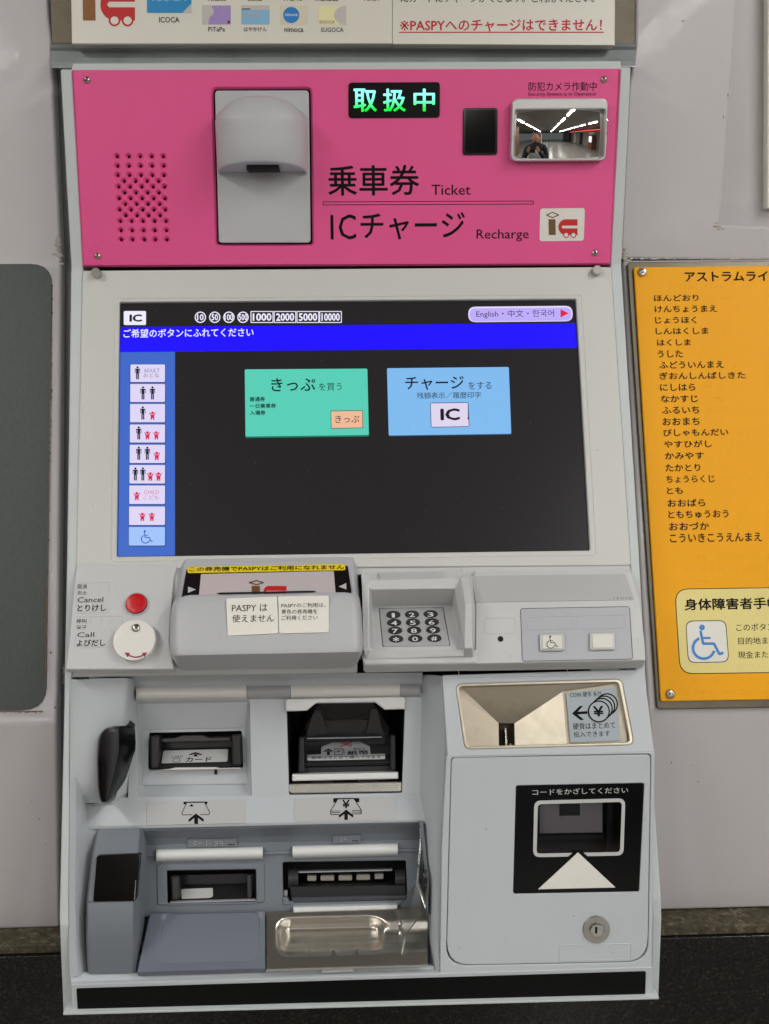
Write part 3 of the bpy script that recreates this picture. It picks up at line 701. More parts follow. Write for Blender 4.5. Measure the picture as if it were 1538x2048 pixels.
# side rails of the casing
FVR = lean(720, 1838, -.004, 3, FS)
def rail(pts, nm='side_rail'):
    rows = []
    for F, xo, xi, y, n in pts: rows.append([F.hit(xo, y, n), F.hit(xi, y, n)])
    return grid3d(nm, rows, M['casing'], mc, back=Vector((0, .075, 0)), bevel=.0022, seg=3, bang=7)
rail([(FP, 120, 145, 138, 0), (FP, 141.5, 166, 533, 0), (FS, 141.5, 166, 538, 0), (FS, 133, 155, 1125, 0), (FS, 128.5, 145, 1345, -.001), (FS, 127.5, 142, 1410, -.002), (FS, 118, 139, 1838, -.004), (FVR, 118.5, 140, 1850, 0), (FVR, 126, 147.5, 2027, 0)])
rail([(FP, 1241, 1262, 134, 0), (FP, 1221, 1243, 530, 0), (FS, 1221, 1243, 533, 0), (FS, 1260, 1279, 1116, 0), (FS, 1270, 1291, 1340, -.006), (FS, 1292, 1306, 1560, -.010), (FS, 1303, 1323, 1800, -.004), (FVR, 1304.5, 1323.5, 1842, 0), (FVR, 1301, 1317.5, 1996, 0)])
slab('top_cover', FP, [(146, 127), (1241, 122.5), (1243, 140), (141, 143)], -.07, -.0005, M['casing'], mc, bevel=.001)
boxw('rear_housing', -.27, .27, .055, .10, EYE - .62, EYE + .25, M['seam'], mc)

# ---- pink panel
holes = []
sx = lambda v: 80 + v / 2.197
for y, xs in [(688, (337, 388, 439, 489, 540)), (730, (339, 389, 440, 491, 542)), (771, (340, 391, 442, 492, 543)), (797, (368, 418, 469, 519)), (822, (344, 394, 445, 495, 546)), (848, (370, 420, 471, 521)), (873, (346, 396, 447, 498, 547)),
              (898, (373, 423, 473, 524)), (923, (348, 398, 449, 499, 549)), (948, (375, 425, 475, 526)), (973, (351, 401, 451, 502, 552)), (1014, (354, 403, 453, 503, 554)), (1054, (355, 405, 456, 505, 556))]:
    for x in xs: holes.append(circ(sx(x), y / 2.197, 3.3, 3.2, 12))
ch = [(426, 178), (621, 177.5), (624.5, 488.5), (434.5, 489)]
pk = slab('pink_panel', FP, [(142, 138), (1241, 135.5), (1222, 530.5), (164.5, 534.5)], -.006, .001, M['pink'], mc, r=2, holes=holes + [ch], hr=[0] * len(holes) + [7], bevel=.0022, bres=0, smooth=50)
slab('panel_backing', FP, [(150, 150), (1235, 145), (1218, 520), (172, 525)], -.02, -.0065, M['void'], pk, bevel=0)
NP2 = .0012
for x, y in ((174, 160), (1208, 159), (195, 512), (1190, 506)):
    scr('screw', FP, x, y, 6.2, pk, .001, 'satin', .0022)
    flat('screw_slot', FP, stroke([(x - 2.2, y - 3.2), (x + 1.2, y + 1.2)], 1.3) + stroke([(x + 1.6, y - 3.0), (x - 1.8, y + 1.0)], 1.3), .0033, M['void'], pk)
# camera cover
cc = slab('camera_cover', FP, [(429.5, 181), (617.5, 180.5), (621, 485.5), (437.5, 486)], -.004, .0035, M['cover'], pk, r=7, bevel=.0012, bres=2)
c0 = Vector(FP.uv(524.5, 252, 0)); wL = Vector(FP.uv(432, 300, 0)); wR = Vector(FP.uv(617, 300, 0)); vt = FP.uv(528, 193, 0)[1]; vb = FP.uv(528, 345, 0)[1]
SJ = lambda j: max(0.0, math.sin(math.pi * j / 26)) ** .8
hw = (wR.x - wL.x) / 2 - .0012; cu_ = (wR.x + wL.x) / 2; D0 = .040; vl = c0.y
rows = []; NT = 26
def hp(u, v, n): return FP.M @ Vector((u, v, n + .0030))
for i in range(9):
    ph = math.radians(90 - i * 10); c, s = math.cos(ph), math.sin(ph)
    rows.append([hp(cu_ - hw * c * math.cos(math.pi * j / NT), vl + (vt - vl) * s, D0 * c * SJ(j)) for j in range(NT + 1)])
for v, k in ((vl + .0035, .992), (vl, 1.0), (vl - .004, 1.004), (vl - .02, 1.012)):
    rows.append([hp(cu_ - hw * math.cos(math.pi * j / NT), v, D0 * k * SJ(j)) for j in range(NT + 1)])
for q, ins in ((0, 0), (.0018, .0006), (.003, .0022)):
    rows.append([hp(cu_ - (hw - ins) * math.cos(math.pi * j / NT), vb + (.0085 + .0) * SJ(j) - q * .9, max(0, (D0 * 1.012 - ins * 1.6)) * SJ(j)) for j in range(NT + 1)])
rows.append([hp(cu_ - (hw - .003) * math.cos(math.pi * j / NT), vb + .0005, .0002) for j in range(NT + 1)])
hood = grid3d('hood', rows, M['cover'], cc, smooth=62)
mid = FP.M @ Vector((cu_, vb + .0046, .021)); 
FH = Frame((0, FP.M @ Vector((0, vb - .0012, 0)) and (FP.M @ Vector((0, vb, .003))).y, (FP.M @ Vector((0, vb - .0014, .003))).z), tuple(FP.M @ Vector((0, vb + .0062, .040))))
FH.N = -FH.N if FH.N.y > 0 else FH.N
slab('camera_slot', FP, [(493, 329), (557, 328.5), (557, 340), (493, 340.5)], .0032, .0330, M['void'], cc, bevel=.0002)
# LED sign
ls = slab('status_display', FP, [(697, 165), (880, 164), (879.5, 235), (697, 236)], .0, .0022, M['strip'], pk, r=7)
for s, x0, x1, y0, y1 in (('取', 708, 753, 178, 223), ('扱', 767, 811, 178, 222.5), ('中', 828, 869, 178, 222)):
    text(FP, s, x0, y0, x1, y1, .0024, M['led'], ls, .018)
cw = slab('camera_window', FP, [(926.5, 216), (995.5, 215.5), (994.5, 309.5), (925.5, 310)], .0, .0024, M['blackgloss'], pk, r=5)
slab('window_glass', FP, [(931, 220), (991.5, 219.5), (990.5, 305.5), (930, 306)], .0024, .0027, mat('dark lens window', rgb(16, 17, 18), .05, coat=.6), cw, r=3, bevel=.0001)
# security mirror
ms = slab('security_mirror', FP, [(1024.5, 196.5), (1216.5, 196), (1212, 321), (1021, 322.5)], .0, .0105, M['bezel'], pk, r=14, holes=[[(1031, 219.5), (1210.5, 218.5), (1207.5, 316), (1027.5, 317.5)]], hr=5, bevel=.0016, bres=2)
mc0 = Vector(FP.uv(1119, 268)); Rm = .165; rows = []
nu, nv = 36, 24; u0, v0 = FP.uv(1026, 320); u1, v1 = FP.uv(1214, 215)
for i in range(nv + 1):
    r = []
    for j in range(nu + 1):
        u = u0 + (u1 - u0) * j / nu; v = v0 + (v1 - v0) * i / nv; du, dv = u - mc0.x, v - mc0.y
        r.append(FP.M @ Vector((u, v, .0108 - (du * du + dv * dv) / (2 * Rm) + dv * .008)))
    rows.append(r)
grid3d('mirror_glass', rows, M['mirror'], ms, smooth=80)
# printing on the pink panel
T = lambda s, x0, y0, x1, y1, wt=0.0, m='black': text(FP, s, x0, y0, x1, y1, NP2, M[m], pk, wt)
T('防犯カメラ作動中', 1057, 164, 1193, 182, .005); T('Security System is in Operation', 1056, 184.5, 1192, 193.5, .006)
T('乗車券', 657, 331, 838, 391, .012); T('Ticket', 863, 369.5, 941, 390, .006)
T('I', 661.5, 430, 667.5, 479, .0); T('C', 678, 429, 712, 479, .01); T('チャージ', 722, 426, 929, 479, .012); T('Recharge', 953, 459, 1057, 483.5, .006)
flat('rule_line', FP, stroke([(646, 403.7), (1067, 402)], 1.2) + stroke([(646, 409.7), (1067, 408)], 1.2) + stroke([(646.3, 403), (646.3, 410)], 1.2) + stroke([(1066.7, 401.5), (1066.7, 408.5)], 1.2), NP2, M['black'], pk)
lg = slab('emblem_label', FP, [(1080.5, 417), (1170, 416), (1167.5, 481.5), (1079, 482.5)], .001, .0013, M['signwhite'], pk, r=6, bevel=.0001)
iclogo(FP, .0015, lg, 1097, 438.5, 58, 31.5, holes='signwhite')

# ---- screen panel
DH = [(238.5, 604), (1152.5, 597.5), (1180.5, 1101), (232.5, 1113.5)]
sc = slab('screen_panel', FS, [(165, 541), (1222, 533.5), (1262, 1131), (151.5, 1138.5)], -.012, .001, M['panel'], mc, r=5, holes=[DH], hr=4, bevel=.0012, bres=2)
def groove(F, x, n, m, parent, nm='rim_line', r=8, wd=1.6):
    q = rounded(px2uv(F, x, n), r * PXM, 5); c = Vector((sum(p[0] for p in q) / len(q), sum(p[1] for p in q) / len(q))); k = len(q)
    vs = []; 
    for i in range(k):
        p = Vector(q[i]); a = Vector(q[i - 1]); b = Vector(q[(i + 1) % k]); t = (b - a).normalized(); nn = Vector((-t.y, t.x))
        if nn.dot(p - c) > 0: nn = -nn
        for d, h in ((0, -.0001), (wd * PXM * .5, wd * PXM * .35), (wd * PXM, -.0001)): vs.append((p.x + nn.x * d, p.y + nn.y * d, n + h))
    fs = []
    for i in range(k):
        j = (i + 1) % k
        for h in range(2): fs.append((i * 3 + h, j * 3 + h, j * 3 + h + 1, i * 3 + h + 1))
    me = bpy.data.meshes.new(nm); me.from_pydata(vs, [], fs)
    bm = bmesh.new(); bm.from_mesh(me); bmesh.ops.recalc_face_normals(bm, faces=bm.faces)
    if sum(f.normal.z for f in bm.faces) < 0: bmesh.ops.reverse_faces(bm, faces=bm.faces)
    bm.to_mesh(me); bm.free()
    return finish(nm, me, F, m, parent, smooth=60)
groove(FS, [(228, 596), (1164, 588), (1194, 1111), (221, 1124)], .001, M['panel'], sc, r=9, wd=2.2)
for x, y in ((194, 549), (1192, 544)):
    lathe('thumb_screw', FS, x, y, [(9.5 * PXM, 0), (9.5 * PXM, .006), (8.7 * PXM, .007)], M['satin'], sc, .001)
dp = slab('display', FS, [(225, 592), (1165, 585), (1195, 1112), (220, 1125)], -.012, -.0032, M['sc_bg'], mc, bevel=0)
ND = -.0031
def D(nm, poly, m, k=1, r=0): return flat(nm, FS, [poly], ND + k * 1e-4, M[m], dp, r=r)
def DT(s, x0, y0, x1, y1, m='sc_ink', wt=0.0, k=4): return text(FS, s, x0, y0, x1, y1, ND + k * 1e-4, M[m], dp, wt)
D('title_bar', [(241.5, 654), (1151.5, 646), (1153.5, 696), (240.5, 704.5)], 'sc_blue')
D('side_bar', [(240.5, 704.5), (350, 703.6), (350, 1111), (236, 1113)], 'sc_side')
D('card_mark', [(247.5, 622), (292, 622), (292, 650), (247.5, 650)], 'sc_white', 2, 3); DT('IC', 260, 629.5, 283, 643, wt=.05)
for x, s in ((400.7, '10'), (429.5, '50'), (457.8, '100'), (486, '500')):
    flatring('coin_mark', FS, ring(x, 634.5, 10.3, 2.1), ND + 2e-4, M['sc_white'], dp)
    h = 6.2 if len(s) == 2 else 8.2; DT(s, x - h, 628.5, x + h, 640.5, 'sc_white', .03)
for x0, x1, s in ((502, 546, '1000'), (548.5, 591.5, '2000'), (594, 637.5, '5000'), (639.5, 682.7, '10000')):
    y0, y1 = 623, 645
    flat('bill_mark', FS, stroke([(x0, y0), (x1, y0)], 1.7) + stroke([(x0, y1), (x1, y1)], 1.7) + stroke([(x0, y0), (x0, y1)], 1.7) + stroke([(x1, y0), (x1, y1)], 1.7), ND + 2e-4, M['sc_white'], dp)
    DT(s, x0 + 4, 627, x1 - 3.5, 641.5, 'sc_white', .035)
DT('ご希望のボタンにふれてください', 247, 658.5, 507, 675.5, 'sc_white', .016)
D('language_button', [(936.5, 613.5), (1145, 611.5), (1145.5, 642.5), (936.5, 644.5)], 'sc_pilld', 2, 15)
D('language_button', [(939, 617), (1142.5, 615), (1143, 641), (939, 643)], 'sc_pill', 3, 12.5)
DT('English・中文・한국어', 953, 620.5, 1108.5, 637, 'sc_ink', .004, 5)
D('arrow_mark', [(1121, 618.5), (1137.5, 626.5), (1121, 635)], 'sc_red', 5)
def man(cx, y0, h, k=4):
    w_ = h * .5; P = lambda a, b: (cx + a * w_, y0 + b * h)
    ps = [circ(*P(0, .07), .085 * h, None, 10), [P(-.40, .17), P(.40, .17), P(.40, .52), P(.30, .52), P(.30, .25), P(.22, .25), P(.22, 1), P(.03, 1), P(.03, .58), P(-.03, .58), P(-.03, 1), P(-.22, 1), P(-.22, .25), P(-.30, .25), P(-.30, .52), P(-.40, .52)]]
    flat('adult_icon', FS, ps, ND + k * 1e-4, M['sc_ink'], dp)
def kid(cx, y0, h, k=4):
    w_ = h * .85; P = lambda a, b: (cx + a * w_, y0 + b * h)
    ps = [circ(*P(0, .17), .18 * h, None, 10), [P(-.46, .12), P(-.36, .08), P(-.18, .38), P(.18, .38), P(.36, .08), P(.46, .12), P(.26, .55), P(.26, 1), P(.06, 1), P(.06, .8), P(-.06, .8), P(-.06, 1), P(-.26, 1), P(-.26, .55)]]
    flat('child_icon', FS, ps, ND + k * 1e-4, M['sc_pink'], dp)
BT = [(729, 764), (768, 804), (808, 844.5), (849, 885), (889.5, 926), (930, 967), (971, 1008), (1013, 1050), (1054, 1091)]
for i, (y0, y1) in enumerate(BT):
    xl = 261 - i * .4; xr = 330
    D('fare_button_shade', [(xl - .8, y0 - .4), (xr + 1.2, y0 - .4), (xr + 1.2, y1 + 1.8), (xl - .8, y1 + 1.8)], 'sc_sh', 2, 2)
    D('fare_button', [(xl, y0), (xr, y0), (xr - .2, y1), (xl, y1)], 'sc_wcbg' if i == 8 else 'sc_btn', 3, 2)
man(275, 733, 25.5); DT('ADULT', 287.4, 737.5, 319, 745, 'sc_greyt'); DT('おとな', 287, 746.8, 318, 755, 'sc_greyt')
man(286, 773, 26); man(305, 773, 26)
man(285.7, 813, 26); kid(305, 823, 16.5)
man(277.5, 853, 26); kid(295, 862.5, 16.5); kid(312.7, 862.5, 16.5)
man(277.5, 893.5, 26); man(294.7, 893.5, 26); kid(313.6, 903.5, 17)
man(270.8, 935, 26); man(285.7, 935, 26); kid(300.7, 944.5, 17); kid(317, 944.5, 17)
kid(273.6, 984, 16.5); DT('CHILD', 288, 981, 318, 988, 'sc_pinkt'); DT('こども', 287, 990.5, 317, 999, 'sc_pinkt')
kid(284.8, 1025.5, 16.5); kid(303.7, 1025.5, 16.5)
wheelchair(FS, ND + 5e-4, 'sc_wc', dp, 283, 1060.5, 305, 1086.5, 1.7)
D('ticket_button', [(489.5, 738.5), (735, 737), (738.5, 873), (491, 876)], 'sc_greend', 1, 3)
D('ticket_button', [(489.5, 738.8), (734.6, 737.3), (737.5, 870), (491, 873)], 'sc_green', 2, 3)
DT('きっぷ', 542.8, 757, 630.7, 782.7, wt=.014); DT('を買う', 638, 766.3, 683.6, 781.5)
DT('普通券', 499.5, 794, 530, 803, wt=.03); DT('一日乗車券', 499.5, 807.5, 552, 816.6, wt=.03); DT('入場券', 500, 821, 530.7, 830.4, wt=.03)
D('ticket_chip', [(661.3, 821.5), (725.4, 820.5), (726, 856), (662, 857.5)], 'sc_ink', 3); D('ticket_chip', [(662.3, 822.6), (724.5, 821.6), (725, 855), (663, 856.3)], 'sc_chip', 4)
DT('きっぷ', 670.6, 831, 718.7, 846, wt=.006, k=6)
D('charge_button', [(774, 736.2), (1018, 733.6), (1023.5, 869.3), (777.5, 872.8)], 'sc_skyd', 1, 3)
D('charge_button', [(774, 736.5), (1017.5, 734), (1022.3, 867.5), (777.5, 871)], 'sc_sky', 2, 3)
DT('チャージ', 811, 753.5, 928, 780, wt=.014); DT('をする', 937, 763.8, 983.5, 778.8); DT('残額表示／履歴印字', 834, 785, 962, 797.5, wt=.006)
D('charge_chip', [(860.2, 805.5), (936.8, 804.5), (938.8, 853.5), (861.8, 855)], 'sc_ink', 3, 3); D('charge_chip', [(861.4, 806.7), (935.6, 805.7), (936, 834), (934.6, 836.4), (937, 840), (937.6, 852.4), (863, 853.8)], 'sc_card', 4, 1)
DT('IC', 882.5, 818, 918.7, 840, wt=.04, k=6)

# ---- console
co = mc
def solid_rows(name, F, rows, back, m, parent, bevel=.002, seg=3, bang=12):
    return grid3d(name, rows_px(F, rows), M[m], parent, back=F.N * -back, bevel=bevel, seg=seg, bang=bang)
for xa, xb in ((0, .50), (.695, 1)):
    q = lambda l, r, t: (l[0] + (r[0] - l[0]) * t, l[1] + (r[1] - l[1]) * t, l[2] + (r[2] - l[2]) * t)
    B4 = [((156, 1134, -.002), (1258, 1127, -.002)), ((152, 1158, .003), (1264, 1146, .003)), ((146, 1340, .020), (1284, 1322, .020)), ((143, 1354.5, .010), (1286, 1336.5, .010))]
    solid_rows('console_base', FS, [[q(l, r, xa), q(l, r, xb)] for l, r in B4], .03, 'console', mc, .0015)
solid_rows('console_base', FS, [[(700, 1131, -.002), (960, 1129, -.002)], [(700, 1150, .0005), (960, 1148, .0005)]], .03, 'console', mc, .0015)
solid_rows('console_base', FS, [[(730, 1312, .016), (960, 1309, .016)], [(730, 1345, .012), (960, 1341, .012)]], .03, 'console', mc, .0015)
kl = grid3d('call_block', [[FS.hit(154, 1127, .0015), FS.hit(355, 1128, .0015)], [FK.hit(149, 1157), FK.hit(347, 1160)], [FK.hit(137, 1290), FK.hit(339, 1282)], [FK.hit(130.5, 1339), FK.hit(347.5, 1338)], [FK.hit(133, 1345, -.009), FK.hit(347, 1345, -.009)]], M['console'], mc, back=FS.N * -.022, bevel=.0026, seg=4, bang=12)
NK = .0004
def KT(s, x0, y0, x1, y1, wt=.0, m='dark1', par=None): return text(FK, s, x0, y0, x1, y1, NK, M[m], par or kl, wt)
groove(FK, [(153, 1165), (217.5, 1163.5), (217, 1225.5), (151, 1227.5)], .0001, M['console'], kl, 'label_recess', 4, 1.5)
groove(FK, [(151.5, 1233), (246, 1231.5), (243, 1294), (149.5, 1296.5)], .0001, M['console'], kl, 'label_recess', 4, 1.5)
KT('取消', 154.5, 1168.6, 173, 1177.6); KT('취소', 154.5, 1182, 173, 1190); KT('Cancel', 155, 1194.6, 206, 1205); KT('とりけし', 154.5, 1210, 211.5, 1223, .018)
KT('呼叫', 153, 1238, 172.4, 1247); KT('요구', 153, 1251, 172, 1259); KT('Call', 154, 1265, 188, 1274.6); KT('よびだし', 153, 1279.8, 210, 1293, .018)
bead('braille', FK, braille(180, 1170, 214, 1182, p=.4) + braille(180, 1236, 240, 1248, p=.4) + braille(200, 1256, 240, 1268, p=.4), NK, M['brailleg'], kl, .9)
bt = lathe('cancel_button', FK, 273.5, 1208.5, [(23.5 * PXM, 0), (23.5 * PXM, .0012), (21 * PXM, .0016), (20.3 * PXM, .0004)], M['cover'], kl, 0)
lathe('button_cap', FK, 273.5, 1208.5, [(19.8 * PXM, 0), (19.8 * PXM, .0032), (19 * PXM, .0045), (16 * PXM, .0051), (8 * PXM, .0054)], M['red'], bt, 0)
cd = lathe('call_cover', FK, 272, 1284.5, [(37 * PXM, 0), (37 * PXM, .004), (39.5 * PXM, .0045), (39.5 * PXM, .0078), (38.6 * PXM, .0086)], M['knob'], kl, 0, 44)
scr('screw', FK, 272, 1255.8, 8, cd, .0086, 'satin', .0016)
flat('screw_cross', FK, stroke([(267, 1251), (277, 1260)], 1.6) + stroke([(277, 1251), (267, 1260)], 1.6), .0099, M['steeldark'], cd)
arc = [(250.6 + 4 + i * 3.43, 1308.3 + 6.2 * (1 - ((i - 5) / 5.0) ** 2)) for i in range(11)]
flat('turn_arrow', FK, [q for a, b in zip(arc, arc[1:]) for q in stroke([a, b], 2.6)], .0088, M['maroon'], cd)
flat('turn_arrow', FK, [[(249.5, 1305), (260, 1306), (255, 1314.5)], [(294.5, 1304.5), (284, 1306), (289, 1314.5)]], .0093, M['maroon'], cd)

# card reader
rdh = grid3d('reader_housing', rows_px(FS, [[(366, 1117, -.002), (374, 1117, .001), (703, 1113, .001), (709, 1113.5, -.002)], [(358, 1135, -.002), (368, 1134, .010), (706, 1128, .010), (713, 1130, -.002)], [(346, 1205, .00), (360, 1196, .034), (709, 1188, .034), (721, 1195, .00)], [(344, 1330, .01), (360, 1325, .030), (709, 1318, .030), (724, 1320, .01)]]), M['cover'], mc, back=FS.N * -.02, bevel=.0015, seg=3)
NR = .0012
gl = flat('reader_glass', FRT, [[(373, 1138), (695.5, 1131), (703.5, 1187), (363.5, 1195)]], NR, M['readerglass'], rdh, r=4)
flat('touch_area', FRT, [[(402, 1148), (667.5, 1142), (671.5, 1189), (397.5, 1195)]], NR + 1e-4, mat('touch area print', rgb(198, 190, 190), .25, coat=.4), rdh, r=3)
flat('touch_mark', FRT, [[(376, 1173), (376, 1185.8), (391.8, 1179)]], NR + 1e-4, M['lightgrey'], rdh)
flat('touch_mark', FRT, [[(692.5, 1166), (692.8, 1178.8), (677.5, 1173.2)]], NR + 1e-4, M['lightgrey'], rdh)
iclogo(FRT, NR + 3e-4, rdh, 503, 1171.8, 70, 24, small=None)
ys = slab('notice_strip', FRT, [(375, 1133.5), (690, 1128), (691.5, 1140), (375, 1146)], NR, NR + .0004, M['yellow'], rdh, r=5, bevel=.0001)
text(FRT, 'この券売機でPASPYはご利用になれません', 378, 1134.2, 688, 1143, NR + .0006, M['black'], ys, .02, slope=-4.6)
slab('braille_tag', FS, [(470.5, 1122.5), (600.5, 1120.5), (600.5, 1128), (470.5, 1130)], .002, .0062, M['tag'], rdh, bevel=.0001)
# front cover of the reader
def pillow(name, F, rows, edge, m, parent, smooth=70):
    out = []
    for xl, yl, xr, yr, n in rows:
        r = []
        for dx, dn in edge: r.append(F.hit(xl + dx, yl + (yr - yl) * dx / (xr - xl), n + dn))
        for t in (.3, .5, .7): r.append(F.hit(xl + (xr - xl) * t, yl + (yr - yl) * t, n))
        for dx, dn in reversed(edge): r.append(F.hit(xr - dx, yr - (yr - yl) * dx / (xr - xl), n + dn))
        out.append(r)
    return grid3d(name, out, M[m], parent, smooth=smooth)
EG = [(0, -.030), (.6, -.018), (2.5, -.009), (6, -.004), (12, -.001), (20, 0)]
rc = pillow('reader_cover', FK, [(372, 1190.5, 698, 1184, .010), (371, 1188.6, 699, 1182.4, .019), (366, 1189, 704, 1182.8, .0235), (357, 1192, 712, 1186, .0265), (350, 1198, 717, 1192, .0285), (345, 1208, 720, 1202, .0300), (341.5, 1226, 723, 1222, .0310),
    (340, 1260, 725, 1255, .0312), (339, 1290, 726.5, 1284, .0312), (340, 1304, 726, 1296, .0308), (341.5, 1311, 725.5, 1303.5, .0293), (356, 1338.5, 712.5, 1333, -.004), (358, 1340, 711, 1335, -.008)], EG, 'cover', mc, smooth=38)
flat('slot_shadow', FK, [[(432, 1186.6), (440, 1185), (620, 1181.2), (634, 1182), (628, 1184.6), (440, 1188.8)]], .0268, M['seam'], rc)  # flat dark strip painted for the shadow in the slot above the cover
def ktext(s, x0, y0, x1, y1, par, wt=0.0): return text(FK, s, x0, y0, x1, y1, .0329, M['dark1'], par, wt, slope=-1.2 * (x1 - x0) / 85)
st1 = slab('notice_sticker', FK, [(452.5, 1197), (554, 1192.8), (557, 1266.5), (455.5, 1271.5)], .0312, .0326, M['paper'], rc, r=4, bevel=.0001)
ktext('PASPY は', 463.5, 1208.5, 534.7, 1223.5, st1); ktext('使えません', 464, 1229.5, 548, 1245, st1)
st2 = slab('notice_sticker', FK, [(556, 1192.8), (657.3, 1191), (658, 1264.5), (558.5, 1266.8)], .0312, .0326, M['paper'], rc, r=4, bevel=.0001)
ktext('PASPYのご利用は、', 562.6, 1206.5, 651, 1215.5, st2); ktext('青色の券売機を', 563, 1218.8, 634.6, 1228.4, st2); ktext('ご利用ください', 563, 1231, 635, 1240.6, st2)

# keypad
kv = [(722, 1147, .004), (940, 1143, .004), (741, 1161, .012), (912, 1157, .012), (742, 1179, .014), (909, 1177, .014), (744, 1214, -.016), (905, 1212, -.016), (748, 1301, .0285), (927, 1300, .0285),
      (921, 1153, .013), (930, 1209, .034), (929, 1297, .041), (939, 1152, .013), (943, 1203, .035), (944.5, 1296, .041), (928, 1312, .030), (945.5, 1314, .029), (733, 1318, .029), (737, 1304, .0345), (724, 1175, .012), (727, 1300, .036), (737, 1165, .013), (738, 1296, .0345), (952, 1215, .010), (947, 1152, .003), (950, 1312, .022)]
kf = [(0, 1, 3, 2), (2, 3, 5, 4), (4, 5, 7, 6), (6, 7, 9, 8), (5, 10, 11, 12), (5, 12, 9, 7), (3, 1, 10), (3, 10, 5), (10, 13, 14, 11), (11, 14, 15, 12), (12, 15, 17, 16), (8, 9, 12, 16, 18, 19), (13, 25, 24, 14), (14, 24, 26, 15), (15, 26, 17), (0, 2, 22, 20), (2, 4, 22), (4, 6, 8, 23, 22), (20, 22, 23, 21), (8, 19, 23), (23, 19, 18, 21), (1, 13, 10)]
kv = [FKP.hit(v[0], v[1]) if i in (6, 7, 8, 9) else FS.hit(*v) for i, v in enumerate(kv)]
kh = polymesh('keypad_housing', None, kv, kf, M['console'], mc, bevel=.0014, seg=3, bang=14)
kp = slab('keypad_plate', FKP, [(759, 1217), (885.5, 1215.5), (899.5, 1290.5), (766.5, 1292.5)], .0, .0012, M['keyplate'], kh, r=3, bevel=.0003)
groove(FKP, [(758, 1216), (886.5, 1214.5), (900.5, 1291.5), (765.5, 1293.5)], .0006, M['seam'], kh, 'plate_seam', 3, 1.0)
KX = [[(786.8, 822 + 2, 860.5)], None]
kx = [((786.8, 1230.5), (824, 1229.8), (861.3, 1229)), ((788.6, 1246.3), (826, 1245.7), (863.6, 1245)), ((790.4, 1262), (828.3, 1261.5), (866.3, 1260.8)), ((792.4, 1278.8), (830.5, 1278), (868.8, 1277.4))]
for rw, lab in zip(kx, ('123', '456', '789', '*0#')):
    for (x, y), s in zip(rw, lab):
        c = FKP.loc(x, y, .0012); vs = []; fs = []
        a = FKP.uv(x - 14.2, y, .0012)[0]; rx = c.x - a; ry = abs(FKP.uv(x, y - 6.6, .0012)[1] - c.y)
        for h, q in ((0, 1), (.0012, 1), (.0019, .93)):
            for i in range(20):
                t = 2 * math.pi * i / 20; vs.append((c.x + rx * q * math.cos(t), c.y + ry * q * math.sin(t), .0012 + h))
        for j in range(2):
            for i in range(20): fs.append((j * 20 + i, j * 20 + (i + 1) % 20, j * 20 + 20 + (i + 1) % 20, j * 20 + 20 + i))
        fs.append(tuple(range(40, 60))); me = bpy.data.meshes.new('key'); me.from_pydata(vs, [], fs)
        k_ = finish('key', me, FKP, M['keycap'], kp, smooth=35)
        ww = 2.4 if s == '1' else 5.6
        text(FKP, s, x - ww, y - 4.2, x + ww, y + 4.4, .0033, M['white'], kp, .015)
slab('braille_tag', FS, [(758.6, 1145.5), (886.5, 1143.5), (887, 1157), (759, 1159)], .005, .0115, M['tag'], kh, bevel=.0001)

# right part of the console
FKR = thru(1100, 1204, .0125, 1100, 1300, .0250)
FKT = thru(1100, 1150, .0045, 1100, 1204, .0125)
def isec(x, y):                                            # shared line of the two console planes
    p = FKR.hit(1100, 1203); d = FKR.hit(x, y); return Vector((d.x, p.y, p.z))
kr = grid3d('console_front', [[FS.hit(941, 1140, .0), FS.hit(1254, 1136, .0)], [FKT.hit(947, 1150), FKT.hit(1264, 1146)], [isec(952, 1204), isec(1279, 1199)], [FKR.hit(951, 1300), FKR.hit(1290, 1290)], [FKR.hit(951, 1327), FKR.hit(1291, 1320)], [FKR.hit(951, 1331, -.004), FKR.hit(1290, 1325, -.004)], [FKR.hit(951, 1337, -.014), FKR.hit(1286, 1334, -.014)]], M['console'], mc, back=FS.N * -.022, bevel=.002, seg=3, bang=8)
kr2 = solid_rows('console_lip', FS, [[(722, 1303, .0275), (956, 1300, .0275)], [(727, 1329, .0295), (956, 1326, .0285)], [(727, 1333, .026), (956, 1330, .025)], [(727, 1343, .014), (956, 1339, .014)]], .02, 'console', mc, .0018, 3, 8)
tp = slab('braille_plate', FKT, [(941.5, 1151.5), (1251, 1147.5), (1268.5, 1199.5), (951.5, 1204.5)], .0, .0008, M['tag'], kr, r=2, bevel=.0002)
bead('braille', FKT, braille(985, 1150, 1090, 1162, p=.35) + braille(955, 1164, 1180, 1176, p=.35) + braille(958, 1180, 1150, 1192, p=.35) + braille(1210, 1164, 1225, 1176, p=.4), .0008, M['brailleg'], tp, .9)
flat('tiny_print', FKT, [rect(x, 1195.2, x + random.uniform(2, 5), 1196.6) for x in (1226, 1233, 1241, 1246, 1252, 1258)], .0009, M['dark1'], tp)
groove(FKR, [(968, 1235.5), (1031.5, 1234.5), (1032.5, 1266.5), (969, 1267.5)], .0001, M['console'], kr, 'label_recess', 4, 1.5)
lathe('microphone_hole', FKR, 1001, 1278, [(5.6 * PXM, -.0005), (5.4 * PXM, .0005), (4.4 * PXM, .0006)], M['void'], kr, 0)
gp = slab('button_panel', FKR, [(1041.5, 1217.5), (1258.5, 1213.5), (1265, 1317.5), (1045.5, 1322)], -.002, .0016, M['greypanel'], kr, r=5, bevel=.0004)
groove(FKR, [(1040.5, 1216.5), (1259.5, 1212.5), (1266, 1318.5), (1044.5, 1323)], .0002, M['seam'], kr, 'panel_seam', 6, 1.0)
